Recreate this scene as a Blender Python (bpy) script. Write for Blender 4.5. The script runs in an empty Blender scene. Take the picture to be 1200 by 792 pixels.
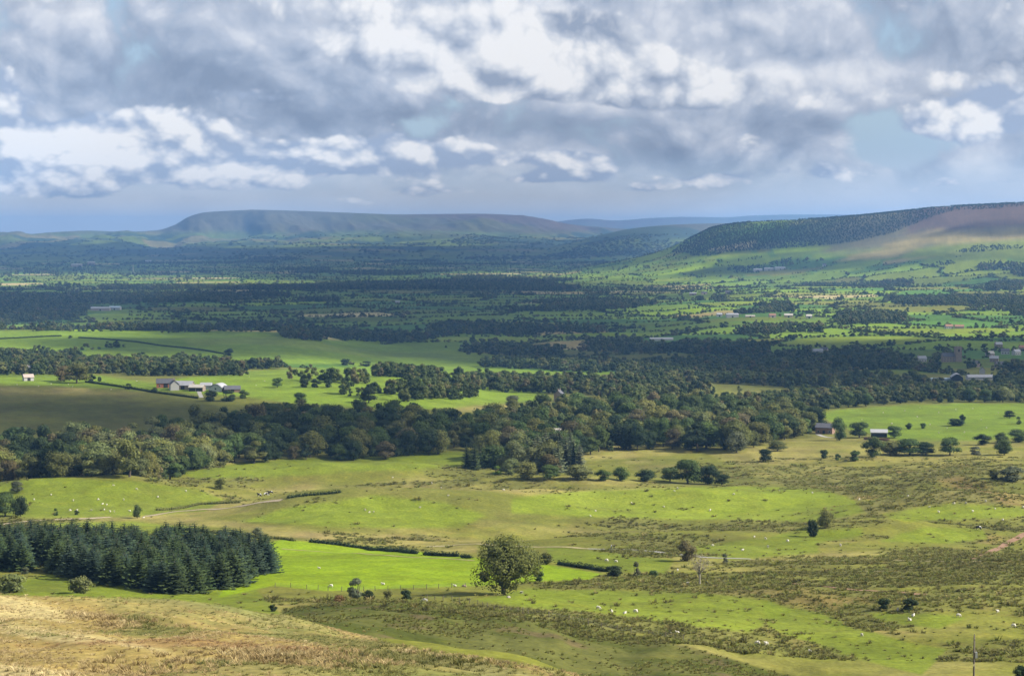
import bpy, bmesh, math, random
import numpy as np
from mathutils import Vector, Matrix

R = math.radians
random.seed(7)
SC = bpy.context.scene
COL = SC.collection

# ------------------------------------------------------------------ camera
F = 2150.0                       # focal length in pixels of the 1200 px wide photograph
PITCH = math.atan(121.0 / F)     # the eye-level horizon lies at y = 275 of 792
ZC = 240.0                       # eye height
cam = bpy.data.objects.new("camera", bpy.data.cameras.new("camera"))
COL.objects.link(cam)
cam.location = (0, 0, ZC)
cam.rotation_euler = (R(90) - PITCH, 0, 0)
cam.data.sensor_width = 36.0
cam.data.lens = 36.0 * F / 1200.0
cam.data.clip_start = 0.5
cam.data.clip_end = 200000.0
SC.camera = cam

# ------------------------------------------------------------------ exposure
SC.view_settings.view_transform = 'Standard'
SC.view_settings.look = 'None'
SC.view_settings.gamma = 1.0
SC.view_settings.use_curve_mapping = False
EXPOSURE = 1.15
SC.view_settings.exposure = EXPOSURE
GAIN = 2.0 ** EXPOSURE
SC.cycles.use_denoising = True
SC.cycles.max_bounces = 5
SC.cycles.diffuse_bounces = 2
SC.cycles.transparent_max_bounces = 24
SC.cycles.volume_bounces = 0
SC.cycles.use_adaptive_sampling = True
SC.cycles.adaptive_threshold = 0.015

# ------------------------------------------------------------------ sun
SUN_AZ = R(97.0)                 # clockwise from the view direction: from the right, a little behind
SUN_EL = R(36.0)
SUN = Vector((math.sin(SUN_AZ) * math.cos(SUN_EL), math.cos(SUN_AZ) * math.cos(SUN_EL), math.sin(SUN_EL)))
sun = bpy.data.objects.new("sun", bpy.data.lights.new("sun", 'SUN'))
COL.objects.link(sun)
sun.data.energy = 4.9
sun.data.angle = R(0.53)
sun.data.color = (1.0, 0.945, 0.86)
sun.rotation_euler = SUN.to_track_quat('Z', 'Y').to_euler()
sun.location = (300, -100, 600)


# ------------------------------------------------------------------ a small node language
class NT:
    def __init__(self, tree):
        self.t = tree
        self.t.nodes.clear()

    def n(self, kind, **kw):
        nd = self.t.nodes.new(kind)
        for k, v in kw.items():
            setattr(nd, k, v)
        return nd

    def put(self, sock, v):
        if isinstance(v, S):
            self.t.links.new(v.s, sock)
        elif isinstance(v, (int, float)):
            try:
                sock.default_value = v
            except TypeError:
                sock.default_value = (v, v, v)
        else:
            v = tuple(v)
            if sock.type == 'RGBA' and len(v) == 3:
                v = v + (1.0,)
            sock.default_value = v

    def math(self, op, a, b=None, c=None, clamp=False):
        nd = self.n('ShaderNodeMath', operation=op, use_clamp=clamp)
        for i, v in enumerate((a, b, c)):
            if v is not None:
                self.put(nd.inputs[i], v)
        return S(self, nd.outputs[0])

    def step(self, v, lo, hi, o0=0.0, o1=1.0):
        nd = self.n('ShaderNodeMapRange', interpolation_type='SMOOTHSTEP')
        self.put(nd.inputs[0], v); self.put(nd.inputs[1], lo); self.put(nd.inputs[2], hi)
        self.put(nd.inputs[3], o0); self.put(nd.inputs[4], o1)
        return S(self, nd.outputs[0])

    def lin(self, v, lo, hi, o0=0.0, o1=1.0):
        nd = self.n('ShaderNodeMapRange')
        self.put(nd.inputs[0], v); self.put(nd.inputs[1], lo); self.put(nd.inputs[2], hi)
        self.put(nd.inputs[3], o0); self.put(nd.inputs[4], o1)
        return S(self, nd.outputs[0])

    def mix(self, f, a, b, mode='MIX'):
        nd = self.n('ShaderNodeMix', data_type='RGBA', blend_type=mode)
        nd.clamp_factor = True
        self.put(nd.inputs[0], f); self.put(nd.inputs[6], a); self.put(nd.inputs[7], b)
        return S(self, nd.outputs[2])

    def vec(self, x, y, z):
        nd = self.n('ShaderNodeCombineXYZ')
        self.put(nd.inputs[0], x); self.put(nd.inputs[1], y); self.put(nd.inputs[2], z)
        return S(self, nd.outputs[0])

    def xyz(self, v):
        nd = self.n('ShaderNodeSeparateXYZ')
        self.put(nd.inputs[0], v)
        return [S(self, o) for o in nd.outputs]

    def scale(self, v, k):
        nd = self.n('ShaderNodeVectorMath', operation='MULTIPLY')
        self.put(nd.inputs[0], v)
        if isinstance(k, (int, float)):
            k = (k, k, k)
        self.put(nd.inputs[1], k)
        return S(self, nd.outputs[0])

    def vadd(self, v, k):
        nd = self.n('ShaderNodeVectorMath', operation='ADD')
        self.put(nd.inputs[0], v); self.put(nd.inputs[1], k)
        return S(self, nd.outputs[0])

    def noise(self, v, scale, detail=4.0, rough=0.55, dist=0.0, out=0, lac=2.0):
        nd = self.n('ShaderNodeTexNoise')
        if v is not None:
            self.put(nd.inputs['Vector'], v)
        self.put(nd.inputs['Scale'], scale); self.put(nd.inputs['Detail'], detail)
        self.put(nd.inputs['Roughness'], rough); self.put(nd.inputs['Distortion'], dist)
        self.put(nd.inputs['Lacunarity'], lac)
        return S(self, nd.outputs[out])


class S:
    def __init__(self, nt, s):
        self.nt, self.s = nt, s
    def __add__(self, o): return self.nt.math('ADD', self, o)
    __radd__ = __add__
    def __sub__(self, o): return self.nt.math('SUBTRACT', self, o)
    def __rsub__(self, o): return self.nt.math('SUBTRACT', o, self)
    def __mul__(self, o): return self.nt.math('MULTIPLY', self, o)
    __rmul__ = __mul__
    def __truediv__(self, o): return self.nt.math('DIVIDE', self, o)
    def __rtruediv__(self, o): return self.nt.math('DIVIDE', o, self)
    def clamp(self): return self.nt.math('ADD', self, 0.0, clamp=True)


def lin(r, g, b):
    """sRGB 0..255 to linear"""
    def f(c):
        c /= 255.0
        return c / 12.92 if c <= 0.04045 else ((c + 0.055) / 1.055) ** 2.4
    return (f(r), f(g), f(b))

# ------------------------------------------------------------------ sky: Nishita with drifting stratocumulus and cumulus
world = bpy.data.worlds.new("World")
SC.world = world
world.use_nodes = True
W = NT(world.node_tree)
SKY_STRENGTH = 0.06
KW = 1.0 / (SKY_STRENGTH * GAIN)     # turns a displayed linear value into a world colour
tc = W.n('ShaderNodeTexCoord')
D = S(W, tc.outputs['Generated'])
dx, dy, dz = W.xyz(D)
hyp = W.math('SQRT', dx * dx + dy * dy + 1e-6)
tanel = W.math('MINIMUM', W.math('MAXIMUM', dz / hyp, -0.02), 4.0)      # tangent of elevation
az = W.math('ARCTAN2', dx, dy)
cx, cy = dx / hyp, dy / hyp
AX = az * 21.5                        # azimuth, in units of 100 px of the photograph (0 = straight ahead)
EY = tanel * 21.5                     # elevation in the same unit, 0 = eye level

# perspective-like cloud coordinates: features shrink towards the horizon
lg = W.math('LOGARITHM', tanel + 0.075, math.e)
VS = 1.15
UK = 6.2
base = W.vec(az * UK, lg * VS, 0.0)


def shifted(du, dv):
    """the same coordinates looked up du to the right and dv up (in radians)"""
    t2 = W.math('MAXIMUM', tanel + dv, -0.02)
    l2 = W.math('LOGARITHM', t2 + 0.075, math.e)
    a2 = az + du
    return W.vec(a2 * UK, l2 * VS, 0.0)


def bumps(lst):
    """soft elliptical patches: (x, y, half width, half height, weight) in photo pixels"""
    acc = None
    for (px, py, w, h, k) in lst:
        ux = (AX - (px - 600) / 100.0) * (100.0 / w)
        uy = (EY - (275 - py) / 100.0) * (100.0 / h)
        r2 = ux * ux + uy * uy
        g = W.math('POWER', math.e, r2 * -0.8) * k
        acc = g if acc is None else acc + g
    return acc




def warp_of(v, sc, amount):
    wv = W.noise(v, sc * 1.7, 2.0, 0.5, 0.0, out=1)
    return W.scale(W.vadd(wv, (-0.5, -0.5, -0.5)), amount / sc)


def puff(v, warp, sc, detail, k=0.5):
    """cauliflower heaps: rounded cells of several sizes, loosened by noise"""
    nd = W.n('ShaderNodeTexVoronoi', voronoi_dimensions='2D', feature='F1')
    W.put(nd.inputs['Vector'], W.vadd(v, warp))
    W.put(nd.inputs['Scale'], sc * 1.9)
    W.put(nd.inputs['Detail'], detail)
    W.put(nd.inputs['Roughness'], 0.52)
    W.put(nd.inputs['Lacunarity'], 2.1)
    vo = 1.0 - S(W, nd.outputs['Distance'])
    nd = W.n('ShaderNodeTexNoise', noise_dimensions='2D')
    W.put(nd.inputs['Vector'], v); W.put(nd.inputs['Scale'], sc); W.put(nd.inputs['Detail'], 3.0 + detail); W.put(nd.inputs['Roughness'], 0.55)
    return S(W, nd.outputs[0]) * (1.0 - k) + vo * k


SC1 = 1.05
SC2 = 2.2
OFF = (3.7, 1.3, 0.6)
off = lambda v, o: W.vadd(v, o)
# --- upper deck
wp1 = warp_of(off(base, OFF), SC1, 0.30)
n1 = puff(off(base, OFF), wp1, SC1, 5.0, 0.5)
n1s = puff(off(shifted(0.005, 0.009), OFF), wp1, SC1, 2.5, 0.5)
light_map = bumps([
    (600, 72, 140, 64, 0.44), (720, 92, 105, 40, 0.40), (470, 40, 150, 40, 0.26), (30, 15, 90, 30, 0.20), (860, 105, 130, 26, 0.12),
    (1000, 105, 120, 26, 0.12), (1195, 85, 50, 40, 0.34), (200, 15, 120, 25, 0.05), (950, 45, 90, 25, 0.14),
    (150, 95, 180, 45, -0.36), (300, 85, 120, 36, -0.24), (470, 140, 160, 28, -0.36), (560, 145, 120, 20, -0.20),
    (840, 52, 120, 26, -0.32), (1080, 58, 110, 20, -0.28), (660, 150, 160, 20, -0.18), (760, 180, 90, 26, -0.16),
    (950, 160, 100, 26, -0.14), (330, 180, 80, 30, -0.10), (720, 8, 140, 12, -0.14), (850, 140, 200, 12, -0.10),
])
gap_map = bumps([
    (1075, 160, 80, 22, -0.80), (1035, 185, 55, 16, -0.7), (240, 148, 34, 10, -0.55), (490, 150, 30, 12, -0.5), (1120, 110, 40, 10, -0.10),
    (980, 140, 50, 8, -0.2),
])
fade_low = W.step(EY, 0.45, 1.0)
cover = n1 + gap_map * 0.55 + light_map * 0.10
a1 = W.step(cover, -0.08, 0.14) * W.lin(fade_low, 0, 1, 0.15, 1.0)
rel = (n1 - n1s) * 2.8 + light_map * 1.5 + (n1 - 0.35) * 0.5 + 0.16
lit1 = W.lin(rel, -0.85, 0.95)
c1 = W.mix(W.lin(lit1, 0.0, 0.33), lin(140, 153, 174), lin(168, 180, 199))
c1 = W.mix(W.lin(lit1, 0.30, 0.62), c1, lin(205, 211, 223))
c1 = W.mix(W.lin(lit1, 0.58, 0.95), c1, lin(246, 246, 248))
# --- heaped tops standing out of the deck
OF3 = (1.9, 7.3, 0.0)
SC3 = 1.5
wp3 = warp_of(off(base, OF3), SC3, 0.26)
n3 = puff(off(base, OF3), wp3, SC3, 4.0, 0.6)
n3s = puff(off(shifted(0.0045, 0.010), OF3), wp3, SC3, 1.5, 0.6)
cov3 = (n3 - 0.42) * 0.95 + light_map * 1.5 + gap_map * 0.5 + 0.01
a3 = W.step(cov3, -0.03, 0.20) * W.step(EY, 0.75, 1.2)
lit3 = W.lin((n3 - n3s) * 3.4 + cov3 * 0.2 + light_map * 1.0, -0.45, 0.62)
c3 = W.mix(W.lin(lit3, 0.0, 0.5), lin(158, 170, 190), lin(206, 212, 223))
c3 = W.mix(W.lin(lit3, 0.45, 1.0), c3, lin(250, 249, 249))
# --- lower, smaller cumulus
OF2 = (9.1, 4.7, 2.2)
wp2 = warp_of(off(base, OF2), SC2, 0.2)
n2 = puff(off(base, OF2), wp2, SC2, 3.0)
n2s = puff(off(shifted(0.003, 0.006), OF2), wp2, SC2, 1.0)
cum_map = bumps([
    (110, 186, 120, 30, 0.40), (175, 166, 80, 34, 0.40), (50, 186, 60, 28, 0.30), (270, 186, 60, 18, 0.34), (8, 120, 38, 32, 0.40),
    (450, 184, 100, 24, 0.38), (395, 192, 45, 10, 0.2), (610, 185, 50, 10, 0.22), (690, 198, 38, 18, 0.36), (630, 208, 28, 9, 0.2),
    (1140, 138, 60, 26, 0.46), (1090, 152, 40, 12, 0.2), (950, 202, 90, 11, 0.20), (880, 160, 60, 18, 0.14), (1130, 215, 80, 8, 0.18),
    (60, 224, 70, 7, 0.15), (300, 216, 60, 8, 0.15), (820, 212, 60, 9, 0.18), (740, 224, 60, 6, 0.13), (500, 224, 70, 7, 0.14), (1010, 224, 60, 6, 0.13), (590, 212, 40, 7, 0.15), (180, 234, 80, 5, 0.11), (880, 236, 80, 5, 0.11), (400, 236, 80, 5, 0.1),
    (350, 122, 60, 12, 0.14), (265, 112, 40, 10, 0.16),
])
band2 = W.step(EY, 0.25, 0.7) * W.step(EY, 3.2, 1.6)
cov2 = (n2 - 0.40) * 0.95 - 0.36 + cum_map * 2.6 + band2 * 0.06
a2 = W.step(cov2, -0.03, 0.17)
rel2 = (n2 - n2s) * 4.5 + cov2 * 0.5 + cum_map * 0.5
lit2 = W.lin(rel2, -0.45, 0.80)
c2 = W.mix(W.lin(lit2, 0.0, 0.5), lin(172, 186, 209), lin(218, 223, 233))
c2 = W.mix(W.lin(lit2, 0.45, 0.9), c2, lin(255, 254, 253))
# --- clear air behind
sky = W.n('ShaderNodeTexSky', sky_type='NISHITA')
sky.sun_disc = False
sky.sun_elevation = SUN_EL
sky.sun_rotation = SUN_AZ
sky.altitude = 240.0
sky.air_density = 1.0
sky.dust_density = 0.4
sky.ozone_density = 1.2
clear = W.mix(1.0, S(W, sky.outputs[0]), (1.0, 1.0, 1.0), 'MULTIPLY')


def kc(c):
    return W.scale(c, KW)


veil = W.lin(W.step(EY, 1.9, 0.3), 0.0, 1.0, 0.55, 0.95)      # thin far cloud lying low along the skyline
clear = W.mix(veil, clear, kc(W.mix(W.step(EY, 1.1, 0.0), lin(172, 196, 222), lin(243, 242, 243))))
out = W.mix(a1, clear, kc(c1))
out = W.mix(a3, out, kc(c3))
out = W.mix(a2, out, kc(c2))
bg = W.n('ShaderNodeBackground')
W.put(bg.inputs['Color'], out)
bg.inputs['Strength'].default_value = SKY_STRENGTH
wo = W.n('ShaderNodeOutputWorld')
W.t.links.new(bg.outputs[0], wo.inputs['Surface'])
world.cycles.sampling_method = 'MANUAL'
world.cycles.sample_map_resolution = 1024

# ------------------------------------------------------------------ small numeric helpers
def hash2(ix, iy, seed):
    h = (ix.astype(np.int64) * 374761393 + iy.astype(np.int64) * 668265263 + seed * 1442695041) & 0xFFFFFFFF
    h = ((h ^ (h >> 13)) * 1274126177) & 0xFFFFFFFF
    h = h ^ (h >> 16)
    return (h & 0xFFFFFF) / float(0xFFFFFF)


def vnoise(x, y, seed=0):
    xi, yi = np.floor(x), np.floor(y)
    fx, fy = x - xi, y - yi
    fx = fx * fx * fx * (fx * (fx * 6 - 15) + 10)
    fy = fy * fy * fy * (fy * (fy * 6 - 15) + 10)
    a = hash2(xi, yi, seed); b = hash2(xi + 1, yi, seed)
    c = hash2(xi, yi + 1, seed); d = hash2(xi + 1, yi + 1, seed)
    return (a * (1 - fx) + b * fx) * (1 - fy) + (c * (1 - fx) + d * fx) * fy


def fbm(x, y, size, octaves=4, seed=0, gain=0.5):
    """-1..1 noise with features about 'size' metres across"""
    v, amp, tot = 0.0, 1.0, 0.0
    x = np.asarray(x, float) / size; y = np.asarray(y, float) / size
    for i in range(octaves):
        v = v + amp * (vnoise(x + 17.3 * i, y - 9.1 * i, seed + i) * 2 - 1)
        tot += amp
        amp *= gain
        x, y = x * 2.03 + 0.31 * y, y * 2.03 - 0.31 * x
    return v / tot


def sstep(a, b, v):
    t = np.clip((v - a) / (b - a), 0, 1)
    return t * t * (3 - 2 * t)


CP, SP = math.cos(PITCH), math.sin(PITCH)


def ray(px, py):
    """world direction through a pixel of the photograph"""
    u, v = (np.asarray(px, float) - 600) / F, -(np.asarray(py, float) - 396) / F
    return u, CP + v * SP, v * CP - SP


def project(x, y, z):
    zz = z - ZC
    d = y * CP - zz * SP
    d = np.where(d > 0.1, d, np.nan)
    return 600 + F * x / d, 396 - F * (zz * CP + y * SP) / d


def drop_at(px, py, r):
    wx, wy, wz = ray(px, py)
    return wz / math.hypot(wx, wy) * r


def pchip(xk, yk, x):
    xk, yk = np.asarray(xk, float), np.asarray(yk, float)
    h = np.diff(xk); dlt = np.diff(yk) / h
    m = np.zeros_like(yk)
    for i in range(1, len(xk) - 1):
        if dlt[i - 1] * dlt[i] > 0:
            w1, w2 = 2 * h[i] + h[i - 1], h[i] + 2 * h[i - 1]
            m[i] = (w1 + w2) / (w1 / dlt[i - 1] + w2 / dlt[i])
    m[0], m[-1] = dlt[0], dlt[-1]
    x = np.clip(x, xk[0], xk[-1])
    i = np.clip(np.searchsorted(xk, x) - 1, 0, len(xk) - 2)
    t = (x - xk[i]) / h[i]
    return ((1 + 2 * t) * (1 - t) ** 2 * yk[i] + t * (1 - t) ** 2 * h[i] * m[i] + t * t * (3 - 2 * t) * yk[i + 1] + t * t * (t - 1) * h[i] * m[i + 1])


# ------------------------------------------------------------------ the lie of the land
# For a fan of bearings: (distance in metres, the photograph's y at which that ground shows or would show)
MID = [(430, 697), (520, 660), (590, 640), (660, 620), (730, 600), (800, 580), (880, 560)]
FAR_L = [(960, 551), (1060, 524), (1110, 508), (1200, 492), (1320, 470), (1430, 452), (1520, 443), (1700, 440), (1900, 432), (2100, 426), (2300, 412), (2550, 396),
         (2700, 389), (2850, 391), (3200, 390), (3700, 375), (4800, 350)]
FAR_M = [(960, 545), (1060, 525), (1160, 507), (1300, 486), (1450, 470), (1600, 458), (1800, 446), (2000, 438), (2300, 424), (2600, 411), (2900, 398), (3400, 381), (4200, 360), (5200, 343)]
FAR_R = [(960, 543), (1080, 522), (1180, 508), (1300, 492), (1450, 475), (1600, 462), (1800, 450), (2000, 440), (2300, 422), (2600, 406), (3000, 388), (3500, 372), (4300, 352), (5200, 336)]
COLS = {
    -700: [(4, 1300), (30, 1000), (80, 900), (140, 760), (200, 700), (260, 668), (330, 690), (400, 690)] + MID[1:] + FAR_L,
    -250: [(4, 1300), (30, 1000), (80, 880), (130, 780), (180, 722), (235, 685), (310, 704), (400, 700)] + MID + FAR_L,
    0: [(4, 1300), (30, 1000), (80, 862), (120, 792), (150, 764), (190, 729), (225, 698), (250, 699), (310, 716), (380, 706)] + MID + FAR_L,
    200: [(4, 1300), (30, 1000), (80, 862), (125, 792), (150, 770), (190, 730), (222, 702), (245, 705), (300, 726), (360, 713)] + MID + FAR_L,
    330: [(4, 1300), (30, 1000), (80, 870), (130, 792), (160, 762), (200, 730), (216, 720), (240, 728), (280, 742), (330, 724), (370, 708)] + MID + FAR_L,
    450: [(4, 1300), (30, 1010), (80, 890), (135, 792), (165, 768), (198, 748), (218, 751), (250, 775), (275, 765), (310, 735), (345, 713), (385, 705)] + MID + FAR_L[:8] + [(1900, 440), (2100, 434), (2300, 424), (2600, 412), (2900, 400), (3400, 383), (4200, 361), (5200, 343)],
    600: [(4, 1300), (30, 1030), (80, 915), (150, 794), (185, 776), (205, 781), (240, 802), (265, 790), (300, 757), (345, 724), (390, 709)] + MID + FAR_M,
    760: [(4, 1300), (30, 1060), (80, 950), (150, 845), (190, 815), (215, 822), (250, 826), (275, 808), (310, 774), (350, 748), (395, 718)] + MID + FAR_M,
    920: [(4, 1300), (30, 1080), (80, 980), (150, 880), (200, 850), (240, 838), (280, 812), (310, 790), (350, 762), (395, 725)] + MID + FAR_R,
    1200: [(4, 1300), (30, 1080), (80, 980), (150, 890), (200, 860), (250, 836), (300, 806), (350, 765), (395, 728)] + MID + FAR_R,
    1900: [(4, 1300), (30, 1080), (80, 980), (150, 890), (200, 860), (250, 830), (300, 800), (350, 762), (395, 726)] + MID + FAR_R,
}
LOGR = np.linspace(math.log(4), math.log(6500), 700)
ZBASE = -172.0
_az, _zz = [], []
for cpx, pts in sorted(COLS.items()):
    rr = [p[0] for p in pts] + [5800, 6500]
    zs = [drop_at(min(max(cpx, -300), 1500), p[1], p[0]) for p in pts]
    zs += [ZBASE * 0.97, ZBASE]
    _az.append(math.atan((cpx - 600) / F))
    _zz.append(pchip(np.log(rr), zs, LOGR))
_az, _zz = np.array(_az), np.array(_zz)

# skylines: the photograph's (x, y) of each crest
PENDLE = [(-900, 282), (-500, 280), (-200, 279), (-60, 279), (20, 276), (60, 272.5), (105, 270.5), (150, 272), (185, 270), (205, 264), (222, 254.5), (240, 249.5), (270, 247.5), (300, 246.3), (350, 247.5), (420, 250), (470, 251.5),
          (510, 251), (560, 250.6), (600, 252), (640, 257), (662, 262), (700, 266), (760, 270), (830, 274), (950, 282), (1200, 292), (2000, 300)]
NEAR_HILL = [(-900, 330), (500, 310), (600, 299), (690, 279), (740, 268), (790, 263.5), (840, 262), (900, 262), (1300, 262), (2000, 262)]
RIDGE = [(-900, 400), (600, 330), (700, 312), (760, 299), (790, 288), (815, 276), (838, 266), (865, 262), (900, 259.5), (950, 257.5), (1000, 254), (1060, 248), (1110, 243), (1160, 241), (1200, 239.5), (1350, 236), (1600, 238), (2200, 246)]
FARTHEST = [(-900, 272), (-200, 275), (600, 270), (655, 259.5), (690, 256.5), (720, 258.5), (760, 256), (800, 254.5), (850, 255), (880, 253), (930, 252), (980, 252), (1100, 256), (2000, 262)]


MOUNDS = [(-54, 728, 58, 26, 8.7), (-171, 800, 60, 30, 8.0), (57, 763, 75, 24, 7.2), (165, 712, 45, 22, 5.8), (-70, 905, 70, 30, 7.2), (120, 640, 40, 16, 4.3), (10, 850, 60, 22, 5.1), (190, 800, 50, 24, 5.8), (-20, 640, 40, 18, -3.6)]


def crest(tab, px, r):
    y = pchip([t[0] for t in tab], [t[1] for t in tab], px)
    return (275 - y) / F * r


def height(x, y, detail=True):
    x, y = np.asarray(x, float), np.asarray(y, float)
    r = np.sqrt(x * x + y * y) + 1e-6
    a = np.arctan2(x, y)
    ac = np.clip(a, -0.55, 0.55)
    # interpolate the fan
    lr = np.clip(np.log(np.maximum(r, 4.01)), LOGR[0], LOGR[-1])
    ci = np.clip(np.searchsorted(_az, ac) - 1, 0, len(_az) - 2)
    t = np.clip((ac - _az[ci]) / (_az[ci + 1] - _az[ci]), 0, 1)
    t = t * t * (3 - 2 * t) * 0.6 + t * 0.4
    fi = (lr - LOGR[0]) / (LOGR[1] - LOGR[0])
    k = np.clip(fi.astype(int), 0, len(LOGR) - 2)
    f = fi - k
    z0 = _zz[ci, k] * (1 - f) + _zz[ci, k + 1] * f
    z1 = _zz[ci + 1, k] * (1 - f) + _zz[ci + 1, k + 1] * f
    z = z0 * (1 - t) + z1 * t
    z = np.where(r > 6500, ZBASE, z)
    # behind the camera the hillside goes on rising
    back = sstep(0.9, 2.2, np.abs(a))
    z = z * (1 - back) + back * np.minimum(np.maximum(0.22 * r - 2, -2), 160 + 0 * r)
    px = 600 + F * np.tan(np.clip(a, -0.62, 0.62))
    big = fbm(x, y, 1400, 5, 11)
    # wooded ridge on the right
    rc = 7300 + 900 * sstep(1200, 750, px) + 150 * fbm(x, y, 900, 3, 4)
    w0 = rc - 2300 + 250 * fbm(x, y, 1200, 3, 5)
    s = np.clip((r - w0) / (rc - w0), 0, 1)
    prof = 0.42 * s + 0.58 * s ** 2.6
    bk = sstep(rc + 2600, rc + 100, r)
    hz = crest(RIDGE, px, rc)
    z = np.maximum(z, np.where(r < rc, ZBASE + (hz - ZBASE) * prof, ZBASE + (hz - ZBASE) * bk) + 7 * fbm(x, y, 420, 4, 6) * np.clip(s * 1.6, 0, 1) * (1 - 0.75 * sstep(0.85, 1.0, s)))
    # a lower fell at the end of the valley
    rc = 15500.0
    s = np.clip((r - 11800 + 500 * big) / 3700, 0, 1)
    hz = crest(NEAR_HILL, px, rc)
    z = np.maximum(z, np.where(r < rc, ZBASE + (hz - ZBASE) * (0.5 * s + 0.5 * s * s), ZBASE + (hz - ZBASE) * sstep(rc + 4000, rc, r)) + 10 * fbm(x, y, 900, 4, 16) * s * (1 - sstep(0.8, 1, s)))
    # the great flat-topped fell
    rc = 21500.0
    s = np.clip((r - 11900 + 700 * big) / (rc - 11900 + 700 * big), 0, 1)
    prof = 0.46 * s + 0.28 * s ** 4 + 0.26 * sstep(0.76, 0.99, s)
    hz = crest(PENDLE, px, rc)
    gully = fbm(x * 1.0 + 0.25 * y, y * 0.22, 620, 5, 21)
    rough = (125 * gully + 45 * fbm(x, y, 1500, 4, 22)) * sstep(0.35, 0.7, s) * (1 - sstep(0.92, 1.0, s))
    z = np.maximum(z, np.where(r < rc, ZBASE + (hz - ZBASE) * prof + rough, ZBASE + (hz - ZBASE) * sstep(rc + 7000, rc + 600, r)))
    # hills beyond
    rc = 29500.0
    s = np.clip((r - 24800) / 4700, 0, 1)
    hz = crest(FARTHEST, px, rc)
    z = np.maximum(z, np.where(r < rc, ZBASE + (hz - ZBASE) * s, ZBASE + (hz - ZBASE) * sstep(33500, rc, r)))
    if detail:
        # knolls and hollows of the rough pasture
        m = sstep(470, 640, r) * sstep(1150, 900, r)
        z = z + m * (4.2 * fbm(x + 40, y, 120, 3, 31) + 2.0 * fbm(x, y, 45, 3, 32))
        for mx, my, sx, sy, mh in MOUNDS:
            z = z + mh * np.exp(-(((x - mx) / sx) ** 2 + ((y - my) / sy) ** 2))
        m = sstep(60, 140, r) * sstep(520, 400, r)
        z = z + m * (1.3 * fbm(x, y, 34, 4, 33) + 0.35 * fbm(x, y, 8, 3, 34))
        m = sstep(240, 262, r) * sstep(360, 330, r) * sstep(-40, -25, x) * sstep(70, 40, x)
        z = z + m * 1.6 * fbm(x * 1.0, y * 0.25, 14, 3, 38)
        m = sstep(70, 110, r) * sstep(275, 225, r)
        z = z + m * (0.75 * fbm((x * 0.56 - y * 0.83) * 0.14, x * 0.83 + y * 0.56, 7.5, 3, 39) + 0.9 * fbm((x * 0.56 - y * 0.83) * 0.3, x * 0.83 + y * 0.56, 20, 3, 40))
        m = sstep(330, 420, r) * sstep(1400, 1000, r)
        z = z + m * 0.18 * fbm(x, y, 9, 3, 35)
        m = sstep(1200, 1900, r) * sstep(9000, 6000, r)
        z = z + m * 5.0 * fbm(x, y, 380, 4, 36)
    return z + ZC


def ground(px, py, rmin=60.0, rmax=30000.0):
    """where the ray through a pixel of the photograph meets the land"""
    wx, wy, wz = ray(px, py)
    h = math.hypot(wx, wy)
    wx, wy, wz = wx / h, wy / h, wz / h
    rs = np.exp(np.linspace(math.log(rmin), math.log(rmax), 1500))
    below = (ZC + wz * rs) < height(wx * rs, wy * rs)
    if not below.any():
        return Vector((wx * rmax, wy * rmax, float(height(wx * rmax, wy * rmax))))
    i = max(int(np.argmax(below)), 1)
    rs = np.linspace(rs[i - 1], rs[i], 24)
    below = (ZC + wz * rs) < height(wx * rs, wy * rs)
    r = rs[int(np.argmax(below))] if below.any() else rs[-1]
    return Vector((float(wx * r), float(wy * r), float(height(wx * r, wy * r))))


def in_poly(poly, x, y):
    inside = np.zeros(np.shape(x), bool)
    n = len(poly)
    for i in range(n):
        x0, y0 = poly[i]; x1, y1 = poly[(i + 1) % n]
        c = ((y0 > y) != (y1 > y)) & (x < (x1 - x0) * (y - y0) / ((y1 - y0) if y1 != y0 else 1e-9) + x0)
        inside ^= c
    return inside


def poly_dist(poly, x, y):
    """signed distance, positive inside"""
    d = np.full(np.shape(x), 1e18)
    n = len(poly)
    for i in range(n):
        x0, y0 = poly[i]; x1, y1 = poly[(i + 1) % n]
        ex, ey = x1 - x0, y1 - y0
        t = np.clip(((x - x0) * ex + (y - y0) * ey) / (ex * ex + ey * ey + 1e-12), 0, 1)
        d = np.minimum(d, (x - x0 - t * ex) ** 2 + (y - y0 - t * ey) ** 2)
    d = np.sqrt(d)
    return np.where(in_poly(poly, x, y), d, -d)


# ------------------------------------------------------------------ what grows where
def parcels(x, y, cell=175.0, rot=0.35, seed=90):
    """field pattern of the vale: id value, second random value, distance to the nearest boundary"""
    c, s = math.cos(rot), math.sin(rot)
    wx = 45 * fbm(x, y, 420, 2, seed + 5); wy = 45 * fbm(x, y, 420, 2, seed + 6)
    u, v = ((x + wx) * c + (y + wy) * s) / (cell * 1.25), (-(x + wx) * s + (y + wy) * c) / cell
    ui, vi = np.floor(u), np.floor(v)
    d1 = np.full(np.shape(x), 9.0); d2 = np.full(np.shape(x), 9.0); ida = np.zeros(np.shape(x)); idb = np.zeros(np.shape(x))
    for i in (-1, 0, 1):
        for j in (-1, 0, 1):
            gx, gy = ui + i, vi + j
            qx = gx + 0.5 + 0.72 * (hash2(gx, gy, seed) - 0.5); qy = gy + 0.5 + 0.72 * (hash2(gx, gy, seed + 1) - 0.5)
            d = np.abs(u - qx) ** 1.25 + np.abs(v - qy) ** 1.25
            n = d < d1
            d2 = np.where(n, d1, np.minimum(d2, d)); 
            ida = np.where(n, hash2(gx, gy, seed + 2), ida); idb = np.where(n, hash2(gx, gy, seed + 3), idb)
            d1 = np.where(n, d, d1)
    return ida, idb, (d2 - d1) * cell * 0.55


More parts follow.
